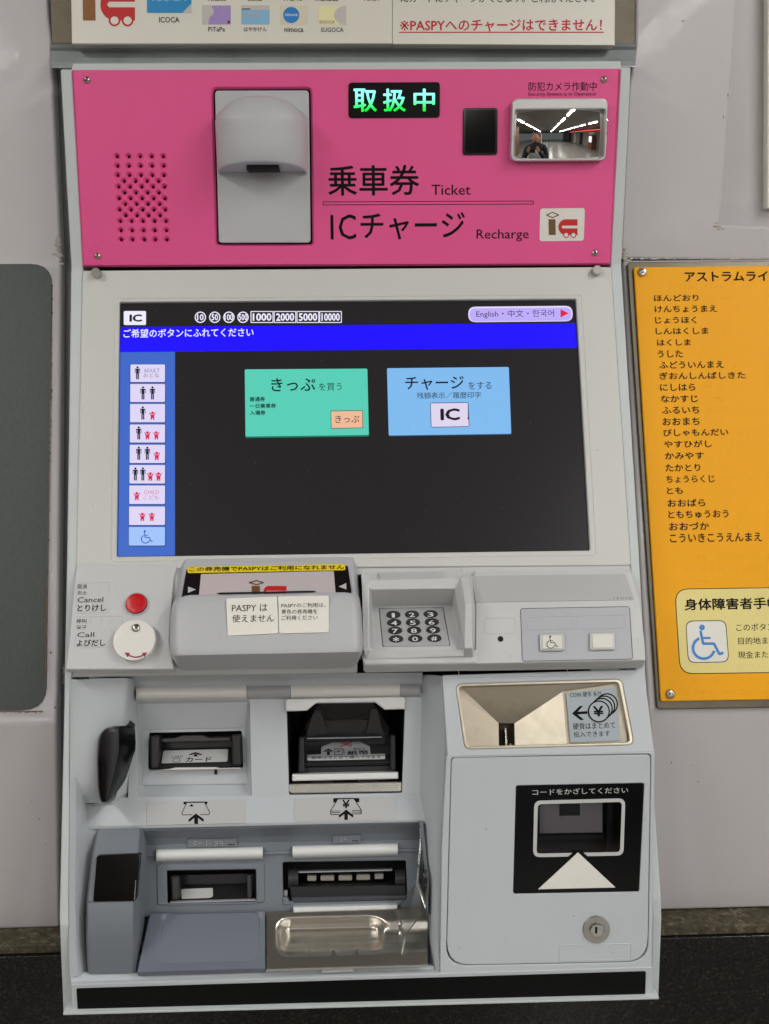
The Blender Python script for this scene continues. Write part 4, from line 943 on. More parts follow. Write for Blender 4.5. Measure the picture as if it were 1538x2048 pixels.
groove(FKR, [(1053.5, 1233.5), (1149, 1232), (1150, 1258.5), (1054.5, 1260)], .0016, M['greypanel'], gp, 'label_recess', 3, 1.3)
groove(FKR, [(1154, 1231.5), (1249.5, 1230), (1251, 1256.5), (1155, 1258)], .0016, M['greypanel'], gp, 'label_recess', 3, 1.3)
bead('braille', FKR, [(1068, 1252), (1082, 1240), (1085, 1244), (1082, 1248), (1094, 1248), (1110, 1241), (1114, 1241), (1110, 1245), (1112, 1249), (1114, 1253), (1124, 1240), (1127, 1244), (1124, 1248)], .0017, M['brailleg'], gp, 1.0)
for x0, x1, y0 in ((1079.5, 1128.8, 1266.5), (1179.3, 1229.5, 1264.8)):
    b_ = slab('push_button', FKR, [(x0, y0), (x1, y0 - .8), (x1 + .6, y0 + 34.2), (x0 + .6, y0 + 35)], .0016, .0046, M['bezel'], gp, r=3, bevel=.001)
    slab('button_cap', FKR, [(x0 + 5, y0 + 4), (x1 - 5, y0 + 3.2), (x1 - 4.4, y0 + 30.6), (x0 + 5.6, y0 + 31.4)], .004, .0056, M['cap'], b_, r=3, bevel=.0006)
wheelchair(FKR, .0058, 'dark1', gp, 1094, 1271, 1115.5, 1296.5, 1.2)

# ---- lower body: right block with coin funnel and door
body = mc
BH = [(911, 1368), (1243, 1358.5), (1268, 1489), (930, 1498)]
cbk = slab('coin_block', FR1, [(884, 1350), (1288, 1338), (1309, 1504), (895, 1513.5)], -.045, .0, M['body'], mc, r=[4, 4, 0, 0], holes=[BH], hr=12, bevel=.0012, bres=2)
groove(FR1, [(916.5, 1340), (1135, 1336), (1137, 1353.5), (917, 1356)], .0001, M['body'], cbk, 'label_recess', 3, 1.3)
# metal bezel and funnel
def ringplate(name, F, outer, inner, n0, n1, m, parent, r0=12, r1=9, bevel=.0008):
    return slab(name, F, outer, n0, n1, m, parent, r=r0, holes=[inner], hr=r1, bevel=bevel, bres=2)
fb = ringplate('coin_funnel', FR1, [(911, 1367.5), (1243.2, 1358), (1268.3, 1489.5), (930, 1498.5)], [(917, 1373), (1237, 1364), (1261, 1484), (935, 1492.5)], -.012, .0008, M['coinmetal'], cbk)
fv = [(912, 1366, -.004), (1240, 1356, -.004), (1268, 1492, -.004), (928, 1501, -.004),
      (915, 1389, -.006), (997, 1446, -.032), (998, 1493, -.032), (922, 1494, -.006),
      (1029, 1447, -.032), (1030, 1493, -.032), (1125, 1383.5, -.010), (1240, 1366, -.004), (1134, 1491, -.010), (1256, 1488, -.004), (998, 1412, -.024), (1029, 1412, -.024)]
polymesh('funnel_wall', FR1, fv, [(0, 1, 11, 10), (0, 10, 8, 5), (0, 5, 4)], M['coinmetal'], fb)
polymesh('funnel_side', FR1, fv, [(4, 5, 6, 7)], M['coinmetal'], fb)
polymesh('funnel_side', FR1, fv, [(8, 10, 12, 9), (10, 11, 13, 12)], M['coinmetal'], fb, smooth=10)
polymesh('slot_wall', FR1, [(996, 1446, -.032), (1030, 1446.5, -.032), (1030, 1494, -.032), (996, 1495, -.032), (998, 1449, -.05), (1028, 1449, -.05), (1028, 1492, -.05), (998, 1492, -.05)], [(0, 1, 5, 4), (1, 2, 6, 5), (2, 3, 7, 6), (3, 0, 4, 7), (4, 5, 6, 7)], M['slotmetal'], fb)
slab('coin_divider', FR1, [(1009.5, 1456), (1012.5, 1456), (1014.5, 1492), (1011.5, 1492)], -.05, -.030, M['steel'], fb, bevel=.0003)
lathe('slot_screw', FR1, 1021, 1490, [(4 * PXM, 0), (3 * PXM, .001)], M['chrome'], fb, -.034)
stf = lambda px, py: -.010 + (.0065) * max(0, min(1, (px - 1125) / 120))
FST = Frame(FR1.hit(1185, 1484, -.0065), FR1.hit(1185, 1380, -.0065))
A = FR1.hit(1130, 1440, -.0092); B_ = FR1.hit(1246, 1430, -.0030)
tilt = math.atan2((A - B_).dot(FR1.N), abs(B_.x - A.x))
FST.U = (FR1.U * math.cos(tilt) - FR1.N * math.sin(tilt) * (1 if (A - B_).dot(FR1.N) > 0 else 1)).normalized()
FST.N = FST.U.cross(FST.V); FST.O = A + FST.N * .0012
FST.M = Matrix(((FST.U.x, FST.V.x, FST.N.x, FST.O.x), (FST.U.y, FST.V.y, FST.N.y, FST.O.y), (FST.U.z, FST.V.z, FST.N.z, FST.O.z), (0, 0, 0, 1)))
cs = slab('coin_sticker', FST, [(1132, 1385.5), (1232.5, 1374.5), (1241.5, 1481), (1141, 1485)], -.0004, .0, M['silver'], fb, r=3, bevel=.0001)
def ST(s, x0, y0, x1, y1, wt=0, sl=-2): return text(FST, s, x0, y0, x1, y1, .0002, M['black'], cs, wt, slope=sl)
ST('COIN 硬币 동전', 1140, 1385, 1202.5, 1395, .0, -2.5)
for k, (x, y) in enumerate(((1214, 1408.5), (1208.5, 1413), (1203.5, 1417.5), (1197.8, 1422.8))):
    flat('coin_drawing', FST, [circ(x, y, 22.2, None, 30)], .0002 + k * 2e-4, M['black'], cs); flat('coin_drawing', FST, [circ(x, y, 19.4, None, 30)], .0003 + k * 2e-4, M['silver'], cs)
text(FST, '¥', 1188, 1413, 1207.5, 1432.5, .0011, M['black'], cs, .03)
flat('arrow_mark', FST, stroke([(1149, 1426.5), (1174, 1425)], 5.4) + [[(1144, 1427), (1159.5, 1412), (1166.5, 1411.5), (1152.5, 1426.7)], [(1144, 1427), (1152.5, 1426.7), (1168, 1439.5), (1161, 1440.3)]], .0002, M['black'], cs)
ST('硬貨はまとめて', 1146.5, 1446.5, 1231, 1459.5, .006, -3); ST('投入できます', 1147.8, 1463.5, 1220.5, 1474.8, .006, -2.5)

DO = [(902, 1514.5), (1302.6, 1507.5), (1296.5, 1924), (891.5, 1932)]
DR = [9, 9, 44, 42]
lf = slab('lower_frame', FR2, [(893, 1513), (1309.5, 1503.5), (1309.5, 1530), (1309, 1610), (1304, 1944), (880, 1957), (883, 1700)], -.03, .0, M['body'], mc, holes=[rounded(DO, [d for d in DR], 8)], hr=0, bevel=.0009, bres=2)
SEAM = True
inner_p = [(903.2, 1515.9), (1301.2, 1508.9), (1295.1, 1922.6), (892.9, 1930.6)]
QB = [(1032, 1571.3), (1288.8, 1566), (1278.5, 1783.5), (1026.3, 1788)]
slab('frame_seam', FR2, [(899, 1512), (1306, 1505), (1300, 1945), (888, 1945)], -.008, -.0062, M['void'], lf, holes=[QB], bevel=0)
dr = slab('door', FR2, inner_p, -.006, -.0002, M['body'], lf, r=DR, holes=[QB], hr=4, bevel=.0008, bres=2)
QW = [(1077, 1608), (1243.5, 1604.5), (1239.5, 1703), (1074, 1706)]
qp = slab('code_reader_panel', FR2, [(1032.6, 1571.9), (1288.2, 1566.6), (1277.9, 1782.9), (1026.9, 1787.4)], -.004, -.0010, M['blackgloss'], dr, r=4, holes=[QW], hr=6, bevel=.0003)
NQ = -.0008
text(FR2, 'コードをかざしてください', 1065, 1578.5, 1256.5, 1590.5, NQ, M['lightgrey'], qp, .006)
def bandring(F, o, i_, ro, ri, n, m, parent, nm):
    a = rounded(px2uv(F, o, n), ro * PXM, 6); me = solid2d([a, rounded(px2uv(F, i_, n), ri * PXM, 6)], -.0002, .0, 0, 0); me.transform(Matrix.Translation((0, 0, n)))
    return finish(nm, me, F, m, parent)
bandring(FR2, [(1068.5, 1601.5), (1250.8, 1596.5), (1247, 1711), (1066, 1714.5)], [(1076, 1608.5), (1243.8, 1603.8), (1240, 1704), (1073.2, 1707.2)], 13, 7, NQ, M['lightgrey'], qp, 'window_outline')
flat('outline_gap', FR2, [[(1134, 1715), (1148, 1703), (1164, 1702.5), (1177, 1714)]], NQ + 1e-4, M['blackgloss'], qp)
flat('code_triangle', FR2, [[(1156, 1704.6), (1231, 1775), (1076, 1778.5)]], NQ + 2e-4, M['signwhite'], qp)
M['readerwhite'] = mat('reader interior white', rgb(205, 206, 206), .5)
slab('reader_inside', FR2, [(1079, 1590), (1205, 1588), (1205, 1665), (1079, 1667)], -.020, -.016, M['readerwhite'], qp, bevel=.0004)
slab('reader_lens', FR2, [(1119.5, 1600), (1160, 1599), (1160, 1631), (1119.5, 1632)], -.016, -.014, M['readerglass'], qp, bevel=.0003)
slab('reader_lens_rim', FR2, [(1115, 1598), (1166, 1597), (1160, 1640), (1121, 1640)], -.016, -.0152, M['readerwhite'], qp, r=3, bevel=.0003)
slab('reader_shelf', FR2, [(1070, 1672), (1208, 1669), (1208, 1678), (1070, 1680)], -.033, -.024, M['blackmatt'], qp, bevel=.0004)
slab('reader_post', FR2, [(1215, 1590), (1228, 1590), (1226, 1720), (1213, 1720)], -.033, -.022, M['blackmatt'], qp, bevel=.0004)
slab('reader_back', FR2, [(1040, 1560), (1290, 1560), (1280, 1740), (1040, 1740)], -.038, -.034, M['void'], qp, bevel=0)
slab('reader_window', FR2, [(1075, 1606), (1245.5, 1602.5), (1241.5, 1705), (1072, 1708)], -.004, -.0022, M['smoke'], qp, bevel=0)
lk = lathe('door_lock', FR2, 1192.4, 1858.5, [(25 * PXM, 0), (25 * PXM, .0010), (24 * PXM, .0016), (14 * PXM, .0016), (13.5 * PXM, .0006)], M['satin'], dr, -.0002, 40)
lathe('lock_cylinder', FR2, 1192.4, 1858.5, [(12.8 * PXM, 0), (12.8 * PXM, .0030), (11.5 * PXM, .0038)], M['chrome'], lk, .0002, 30)
slab('keyhole', FR2, [(1190, 1854), (1195, 1854), (1194.6, 1867), (1190.2, 1867)], .0036, .0041, M['void'], lk, bevel=0)
groove(FR2, [(1118.5, 1889), (1264, 1886.5), (1262, 1919.5), (1117, 1922)], -.0002, M['body'], dr, 'label_recess', 4, 2.2)

# cheek between door block and alcove
def pg(name, rows, m, parent=mc, F=FS, smooth=45, bevel=0, seg=3, bang=14): return grid3d(name, rows_px(F, rows), M[m], parent, smooth=smooth, bevel=bevel, seg=seg, bang=bang)
pg('alcove_cheek', [[(837, 1350, -.034), (841, 1350, -.032), (864, 1350, -.012), (876, 1351, -.008), (884, 1352, .004), (893, 1356, .008)],
    [(837, 1372, -.034), (841, 1374, -.032), (864, 1378, -.010), (876, 1380, -.004), (885, 1384, .004), (894, 1390, .006)],
    [(838, 1500, -.034), (842, 1500, -.030), (867, 1500, -.008), (880, 1500, -.004), (889, 1510, .0), (897, 1514, .0)],
    [(836, 1640, -.032), (840, 1640, -.028), (862, 1640, -.006), (872, 1640, -.002), (888, 1640, -.003), (894, 1640, -.003)],
    [(852, 1760, -.034), (856, 1760, -.028), (866, 1760, -.006), (876, 1760, -.002), (884, 1760, -.004), (892, 1760, -.006)],
    [(855, 1900, -.030), (858, 1900, -.022), (868, 1900, -.004), (877, 1900, -.002), (882, 1900, -.004), (888, 1905, -.008)],
    [(855, 1937, -.012), (860, 1938, -.008), (872, 1939, -.004), (879, 1940, -.002), (884, 1940, -.004), (888, 1941, -.008)]], 'body', smooth=60)

# alcove: back wall (white) with card niche and note opening
BW = [(262, 1390), (845, 1384), (840, 1596), (255, 1604)]
NI = [(272, 1403), (499, 1400.5), (503, 1596), (277, 1599)]
BO = [(573, 1408), (810, 1402), (804, 1586), (578, 1590)]
aw = slab('alcove_wall', FS, BW, -.036, -.030, M['body'], mc, holes=[NI, BO], hr=[4, 4], bevel=.0008, bres=2)
pg('alcove_top', [[(150, 1352, -.004), (262, 1350, -.004), (845, 1345, -.004)], [(254, 1359, -.022), (262, 1359, -.022), (845, 1354, -.022)], [(254, 1373, -.030), (262, 1373, -.030), (845, 1367, -.030)], [(254, 1410, -.034), (262, 1410, -.034), (845, 1405, -.034)]], 'body')
def halfbar(name, x0, x1, y0l, y0r, hh, nb, bulge, m, parent, F=FS):
    rows = []
    for i in range(9):
        t = math.pi * i / 8; dy = hh * (1 - math.cos(t)) / 2; n = nb + bulge * math.sin(t)
        rows.append([F.hit(x0, y0l + dy, n), F.hit(x1, y0r + dy, n)])
    return grid3d(name, rows, M[m], parent, smooth=60, back=F.N * -.004)
halfbar('lamp_lens', 272.5, 493, 1373.5, 1371, 27, -.030, .009, 'lampbar', aw)
halfbar('bar_segment', 494, 580.5, 1371.5, 1370.5, 27, -.0305, .009, 'bargrey', aw)
halfbar('lamp_lens', 581.5, 800, 1370, 1367, 27, -.030, .009, 'lampbar', aw)
halfbar('bar_segment', 801, 840, 1367.5, 1367, 27, -.0305, .009, 'bargrey', aw)
# card niche
nv = [(272, 1403, -.0302), (499, 1400.5, -.0302), (503, 1596, -.0302), (277, 1599, -.0302), (283, 1459, -.046), (492, 1455, -.046), (493, 1566, -.050), (286, 1569, -.050), (276, 1408, -.034), (495, 1405, -.034)]
nich = polymesh('card_niche', FS, nv, [(0, 1, 9, 8), (8, 9, 5, 4), (1, 2, 6, 9), (9, 6, 5), (2, 3, 7, 6), (3, 0, 8, 7), (8, 4, 7)], M['body'], aw, bevel=.0015, seg=3, bang=14)
slab('niche_plate', FS, [(281, 1457), (494, 1453), (496, 1568), (284, 1571)], -.053, -.0475, M['body'], nich, holes=[[(298, 1466), (483, 1462), (486, 1535), (297, 1539)]], hr=3, bevel=.0008)
slab('slot_back', FS, [(280, 1450), (500, 1450), (500, 1575), (280, 1575)], -.085, -.080, M['void'], nich, bevel=0)
cr_ = slab('card_slot', FS, [(305, 1474), (476, 1470.5), (481, 1533), (303, 1537)], -.072, -.062, M['blackmatt'], nich, r=6, bevel=.0012, bres=2)
slab('slot_tongue', thru(390, 1497, -.056, 390, 1528, -.0415), [(318, 1497), (462, 1494), (464, 1531), (314, 1534)], -.004, .0003, M['blackmatt'], cr_, r=4, bevel=.001)
slab('slot_guide', FS, [(300, 1472), (319, 1472), (318, 1535), (301, 1538)], -.055, -.036, M['blackmatt'], cr_, r=5, bevel=.002, bres=2)
slab('slot_guide', FS, [(462, 1470), (480, 1469), (482, 1531), (464, 1533)], -.055, -.036, M['blackmatt'], cr_, r=5, bevel=.002, bres=2)
slab('slot_roller', FS, [(320, 1477), (350, 1476), (365, 1471), (405, 1470), (418, 1475), (462, 1474), (462, 1482), (320, 1485)], -.056, -.046, M['keycap'], cr_, r=1, bevel=.001)
fc = thru(390, 1497, -.056, 390, 1528, -.0415)
cst = slab('slot_sticker', fc, [(327, 1501), (456.5, 1498), (455, 1523), (322.5, 1526.5)], .0004, .0009, M['tagwarm'], cr_, r=4, bevel=.0001)
text(fc, 'カード', 371, 1515, 422, 1524, .0011, M['black'], cst, .02, slope=-1)
text(fc, 'CARD', 343, 1511.5, 365, 1515.2, .0011, M['dark1'], cst, .01)
flat('arrow_mark', fc, [[(391, 1504), (406, 1509), (400, 1510), (391, 1507.2), (382, 1510), (376, 1509.5)], [(388, 1508.6), (394.5, 1508.4), (395, 1513), (387.5, 1513)]], .0011, M['black'], cst)
flat('card_drawing', fc, stroke([(347, 1517), (359, 1516.6), (359.5, 1524), (346, 1524.3), (347, 1517)], 1), .0011, M['dark1'], cst)
slab('slot_lip', FS, [(340, 1537.5), (350, 1535), (432, 1534), (440, 1536), (480, 1535), (482, 1538), (300, 1541)], -.052, -.0395, M['bezel'], cr_, bevel=.0005)
slab('alignment_mark', FS, [(428.5, 1538.5), (434.5, 1538.3), (434.5, 1549), (428.5, 1549.2)], -.0475, -.0468, M['dark1'], nich, bevel=0)
# note opening
slab('opening_back', FS, [(560, 1395), (820, 1390), (815, 1595), (565, 1598)], -.115, -.110, M['void'], aw, bevel=0)
ow = polymesh('opening_wall', FS, [(573, 1408, -.033), (810, 1402, -.033), (804, 1586, -.033), (578, 1590, -.033), (590, 1410, -.11), (792, 1405, -.11), (790, 1570, -.11), (592, 1574, -.11)], [(0, 1, 5, 4), (1, 2, 6, 5), (2, 3, 7, 6), (3, 0, 4, 7)], M['blackmatt'], aw)
vs_ = slab('note_visor', FS, [(570.5, 1402), (575, 1398.5), (806, 1393.5), (810.5, 1397), (810, 1418.5), (769.5, 1419.5), (749, 1404), (632, 1406.5), (613.5, 1421.5), (571.5, 1423)], -.034, -.022, M['barlight'], aw, r=2, bevel=.0016, bres=2)
pgn = lambda nm, x, y: None
nm1 = polymesh('note_shutter', FS, [(636, 1408, -.038), (745, 1405, -.038), (790, 1470, -.055), (792, 1528, -.040), (596, 1532, -.040), (598, 1474, -.055)], [(0, 1, 2, 5), (5, 2, 3, 4)], glassmat('clear shutter', (.9, .9, .9, 1), .02, .05, (.8, .8, .82, 1)), aw)
slab('note_block', FS, [(632, 1440), (752, 1437), (774, 1474), (776, 1536), (608, 1540), (606, 1477)], -.085, -.062, M['blackmatt'], aw, r=3, bevel=.002, bres=2)
slab('note_block_rib', FS, [(628, 1420), (640, 1420), (660, 1470), (612, 1476)], -.075, -.058, M['keycap'], aw, bevel=.001)
slab('note_block_rib', FS, [(742, 1417), (754, 1417), (768, 1470), (730, 1470)], -.075, -.058, M['keycap'], aw, bevel=.001)
slab('note_rail', FS, [(598, 1474), (608, 1474), (610, 1545), (596, 1546)], -.06, -.036, M['blackmatt'], aw, r=3, bevel=.002)
slab('note_rail', FS, [(781, 1470), (791, 1470), (792, 1540), (780, 1542)], -.06, -.036, M['blackmatt'], aw, r=3, bevel=.002)
slab('note_edge', FS, [(614, 1476.5), (764, 1473.5), (764, 1475.4), (614, 1478.4)], -.06, -.048, M['bargrey'], aw, bevel=.0004)
fn = thru(690, 1480, -.062, 690, 1525, -.040)
slab('note_tongue', fn, [(604, 1490), (778, 1486), (782, 1524), (602, 1528)], -.004, .0003, M['blackmatt'], aw, r=3, bevel=.001)
ns = slab('note_sticker', fn, [(614.4, 1509.5), (642, 1508.5), (642.8, 1494), (665, 1484.5), (720, 1483), (739.5, 1493), (741, 1508), (770.8, 1507), (770, 1518), (615, 1521)], .0004, .0009, M['tagwarm'], aw, r=1.5, bevel=.0001)
text(fn, '紙幣はまとめて挿入できます', 623, 1512.6, 762, 1518.4, .0011, M['black'], ns, .01, slope=-2)
text(fn, '紙幣', 695, 1501.5, 737, 1509.8, .0011, M['black'], ns, .03, slope=-1); text(fn, 'BILL', 708, 1496, 732, 1499.8, .0011, M['dark1'], ns, .01)
flat('arrow_mark', fn, [[(656.5, 1497), (666.5, 1502), (662, 1503.6), (656.5, 1500.6), (651, 1504), (646.5, 1502.5)], [(654, 1502.2), (659.5, 1502), (660, 1510), (653.8, 1510)]], .0011, M['black'], ns)
flat('note_drawing', fn, stroke([(669.5, 1497.5), (684.5, 1497), (686, 1509.3), (669.3, 1509.8), (669.5, 1497.5)], 1.1) + stroke([(687, 1497.5), (689, 1509)], .9), .0011, M['black'], ns)
text(fn, '¥', 673.5, 1499.5, 680.5, 1505, .0011, M['black'], ns, .01)
flat('cross_mark', fn, stroke([(680, 1484.5), (703, 1492.5)], 1.6) + stroke([(703, 1484), (680, 1493.5)], 1.6) + stroke([(684, 1486), (700, 1486), (704, 1490), (682, 1491)], 1.0), .0011, M['redink'], ns)
slab('note_tray', FS, [(594, 1533), (790, 1529), (788, 1546), (597, 1549)], -.075, -.050, M['keycap'], aw, r=2, bevel=.001)
slab('note_tray_edge', FS, [(638, 1523.5), (742, 1521), (752, 1527.5), (790, 1527.5), (790, 1532), (598, 1536), (598, 1531.5), (628, 1530.5)], -.052, -.046, M['blackgloss'], aw, bevel=.0008)
slab('white_bar', FS, [(584, 1549.5), (796.5, 1545), (796.5, 1558), (584.5, 1562.5)], -.050, -.030, M['barlight'], aw, r=1, bevel=.0012, bres=2)
slab('metal_strip', FS, [(577.5, 1567.5), (803.5, 1563), (803.5, 1581), (799, 1583.5), (583, 1587.5), (577.5, 1583)], -.048, -.032, M['steel'], aw, r=2, bevel=.001, bres=2)
slab('strip_notch', FS, [(622, 1563), (664, 1562.2), (664, 1566.5), (622, 1567.5)], -.048, -.0325, M['seam'], aw, bevel=0)
slab('strip_notch', FS, [(716, 1561), (756, 1560.2), (756, 1564.5), (716, 1565.5)], -.048, -.0325, M['seam'], aw, bevel=0)
# label shelf
shr = rows_px(FS, [[(182, 1596, -.031), (262, 1595, -.031), (845, 1586, -.031)]]) + rows_px(FW2, [[(176, 1601, -.0003), (262, 1598, -.0003), (845, 1589, -.0003)], [(160, 1652, 0), (262, 1651, 0), (862, 1639, 0)]]) + rows_px(FW2, [[(160, 1659, -.002), (262, 1657, -.002), (862, 1643, -.002)], [(160, 1661, -.008), (262, 1659, -.008), (862, 1645, -.008)]])
sh = grid3d('label_shelf', shr, M['body'], aw, smooth=30)
l1 = slab('slot_label', FW2, [(292.5, 1603.5), (490, 1599), (491, 1646), (293, 1650.5)], .0, .0006, M['tagwarm'], sh, r=4, bevel=.0002)
l2 = slab('slot_label', FW2, [(588.5, 1597), (792, 1592.5), (793, 1637.5), (588.5, 1642.5)], .0, .0006, M['tagwarm'], sh, r=4, bevel=.0002)
NL = .0008
px = lambda X, Y: (100 + X / 3.662, 1330 + Y / 3.662)
qx = lambda X, Y: (480 + X / 3.662, 1330 + Y / 3.662)
flat('card_drawing', FW2, [[px(978, 1002), px(1153, 1000), px(1153, 1018), px(1135, 1018), px(1135, 1008), px(996, 1010), px(996, 1020), px(978, 1020)]] + stroke([px(1000, 1012), px(966, 1085), px(972, 1098), px(1040, 1097)], 1.3) + stroke([px(1134, 1010), px(1170, 1080), px(1164, 1096), px(1100, 1097)], 1.3) + [[px(1038, 1018), px(1054, 1036), px(1020, 1036)]], NL, M['black'], l1)
flat('arrow_mark', FW2, [[px(1068, 1087), px(1126, 1128), px(1124, 1148), px(1084, 1120), px(1084, 1164), px(1057, 1164), px(1057, 1120), px(1016, 1152), px(1014, 1132)]], NL + 2e-4, M['black'], l1)
flat('note_drawing', FW2, [[qx(683, 975), qx(874, 974), qx(874, 1005), qx(850, 1005), qx(836, 982), qx(716, 984), qx(706, 1006), qx(683, 1006)]] + stroke([qx(716, 983), qx(664, 1066), qx(664, 1096), qx(735, 1096)], 1.4) + stroke([qx(836, 982), qx(888, 1062), qx(888, 1090), qx(820, 1091)], 1.4) + stroke([qx(664, 1070), qx(735, 1070)], 1.1) + stroke([qx(664, 1082), qx(735, 1082)], 1.1) + stroke([qx(820, 1066), qx(888, 1066)], 1.1) + stroke([qx(820, 1078), qx(888, 1078)], 1.1), NL, M['black'], l2)
text(FW2, '¥', *qx(752, 990), *qx(802, 1048), NL, M['black'], l2, .03)
flat('arrow_mark', FW2, [[qx(778, 1058), qx(830, 1100), qx(828, 1118), qx(790, 1092), qx(790, 1134), qx(764, 1134), qx(764, 1092), qx(726, 1120), qx(724, 1102)]], NL + 2e-4, M['black'], l2)

# white pillar on the left with the black sensor hood
pill = pg('side_pillar', [[(140, 1359, .0), (148, 1359, .003), (250, 1356, .003), (259, 1357, -.002), (270, 1359, -.032)],
    [(140, 1409, -.001), (148, 1409, .001), (246, 1408, .001), (256, 1408, -.004), (271, 1409, -.032)],
    [(140, 1450, -.001), (148, 1450, .001), (240, 1450, .000), (252, 1450, -.006), (272, 1450, -.032)],
    [(140, 1500, -.001), (148, 1500, .001), (222, 1500, -.001), (240, 1500, -.014), (272, 1500, -.034)],
    [(140, 1552, -.001), (150, 1552, .000), (216, 1552, -.004), (232, 1552, -.016), (262, 1552, -.034)],
    [(140, 1580, -.002), (158, 1582, -.006), (215, 1584, -.010), (232, 1584, -.014), (256, 1584, -.034)],
    [(140, 1606, -.003), (170, 1606, -.020), (205, 1606, -.024), (222, 1606, -.026), (240, 1606, -.036)]], 'body', smooth=80)
pg('rim_left', [[(140, 1540, -.002), (151, 1548, .000), (160, 1560, -.004), (172, 1608, -.024), (198, 1612, -.03)], [(139, 1660, -.003), (152, 1660, .000), (160, 1660, -.004), (176, 1660, -.020), (200, 1657, -.024)],
    [(138, 1800, -.003), (150, 1800, .000), (157, 1800, -.004), (168, 1800, -.016), (178, 1800, -.020)], [(138, 1900, -.004), (152, 1900, -.001), (160, 1900, -.005), (166, 1900, -.014), (178, 1900, -.020)],
    [(140, 1955, -.004), (154, 1952, -.002), (162, 1948, -.006), (168, 1946, -.012), (180, 1944, -.018)]], 'body', smooth=60)
so = [(267, 1421.5), (270.7, 1461), (271.5, 1496.6), (253, 1554), (231, 1597.6), (220, 1606), (201.6, 1604.4), (195.6, 1576), (194, 1521), (195.6, 1483), (201, 1466.5), (217.4, 1455.6), (257, 1447)]
sr = []
def srow(y, xl, xr):
    xm = min(242, xl + (xr - xl) * .62); d = 1.0
    return [(xl, y, .0), (xl + 1.2, y, .0075), (xl + 4, y, .0102), (xl + (xm - xl) * .5, y, .0115), (xm - 4, y, .0112), (xm, y, .0085), (xm + (xr - xm) * .4, y, -.001), (xr, y, -.0275)]
for y, xl, xr in [(1452, 228, 268), (1455, 216, 269), (1459, 208, 270), (1466, 201.5, 270.7), (1475, 197.5, 271), (1485, 195.6, 271.5), (1500, 194.6, 270.5), (1525, 194, 262.5), (1554, 195, 253), (1575, 195.8, 243.5), (1590, 198, 235.5), (1598, 199.5, 231), (1604, 202, 223.5), (1606.5, 208, 217)]:
    sr.append(srow(y, xl, xr))
sr[0] = [(x, y, n * .6 + .001) for x, y, n in sr[0]]; sr[-1] = [(x, y, n * .5 - .004) for x, y, n in sr[-1]]
grid3d('sensor_cover', rows_px(FS, sr), M['hoodblack'], pill, smooth=45)
pg('sensor_cover', [[(266.8, 1421, -.027), (267.6, 1421, -.029)], [(262, 1436, -.018), (269, 1436, -.029)], [(257, 1447, -.0095), (270, 1447, -.029)], [(250, 1453, -.002), (270.2, 1454, -.029)]], 'hoodblack', pill)

# ---- blue grey delivery unit
ub = slab('delivery_unit', FS, [(286, 1688), (846, 1679), (856, 1828), (280, 1834)], -.046, -.040, M['slate'], mc, holes=[[(332.5, 1741), (512, 1738.5), (513, 1804.5), (334, 1807.5)], [(565, 1724.5), (812, 1721), (815, 1795), (566, 1803)]], hr=[3, 5], bevel=.0012, bres=2)
pg('unit_top', [[(190, 1658, -.021), (290, 1656, -.021), (845, 1641.5, -.021)], [(284, 1662, -.0225), (290, 1662, -.0225), (848, 1647, -.0225)], [(284, 1676, -.036), (290, 1676, -.036), (846, 1661, -.036)], [(284, 1682, -.039), (290, 1682, -.039), (846, 1667, -.039)], [(284, 1692, -.0415), (290, 1692, -.0415), (848, 1684, -.0415)]], 'slate', ub, smooth=25)
pg('unit_side', [[(838, 1641, -.012), (846, 1643, -.012), (848, 1650, -.040)], [(846, 1700, -.012), (852, 1700, -.012), (846, 1700, -.044)], [(856, 1830, -.012), (857, 1830, -.012), (848, 1830, -.044)]], 'slate', ub)
slab('unit_rib', FS, [(290, 1707), (846, 1697), (847, 1704), (290, 1714)], -.041, -.0375, M['slate'], ub, bevel=.001)
halfbar('white_bar', 312.6, 525, 1698.5, 1693.5, 25, -.040, .009, 'barlight', ub)
halfbar('white_bar', 585, 795.5, 1691.5, 1686, 25.5, -.040, .009, 'barlight', ub)
for a, b in (((374.8, 1679), (473.5, 1694)), ((665.7, 1672), (721.7, 1686.5))):
    tt = slab('braille_tag', FS, [a, (b[0], a[1] - 2), (b[0], b[1] - 1.5), (a[0], b[1] + .5)], -.0405, -.0372, mat('dark label film', rgb(112, 118, 124), .35), ub, bevel=.0002)
    bead('braille', FS, braille(a[0] + 14, a[1] + 2, b[0] - 22, b[1] - 2, p=.4), -.0371, M['brailleg'], tt, .9)
    flat('tiny_print', FS, [rect(b[0] - 17 + k * 4.5, b[1] - 6, b[0] - 17 + k * 4.5 + 3, b[1] - 3.6) for k in range(3)], -.0370, M['black'], tt)
# ticket outlet
tf = slab('ticket_frame', FS, [(312.8, 1728), (529, 1724.5), (529.5, 1806), (314, 1811.5)], -.043, -.0385, M['slate'], ub, r=7, holes=[[(333, 1741.5), (511.5, 1739), (512.5, 1804), (334.5, 1807)]], hr=3, bevel=.0014, bres=2)
slab('outlet_back', FS, [(325, 1735), (520, 1732), (520, 1812), (325, 1815)], -.085, -.080, M['void'], ub, bevel=0)
to = slab('ticket_outlet', FS, [(338, 1750), (508, 1746), (510, 1800), (340, 1804)], -.072, -.062, M['blackmatt'], ub, r=4, bevel=.0012, bres=2)
slab('outlet_guide', FS, [(341, 1752), (358, 1752), (359, 1799), (343, 1802)], -.052, -.041, M['keycap'], to, r=4, bevel=.002, bres=2)
slab('outlet_guide', FS, [(493, 1750), (502, 1750), (503, 1796), (494, 1797)], -.052, -.041, M['keycap'], to, r=3, bevel=.0015, bres=2)
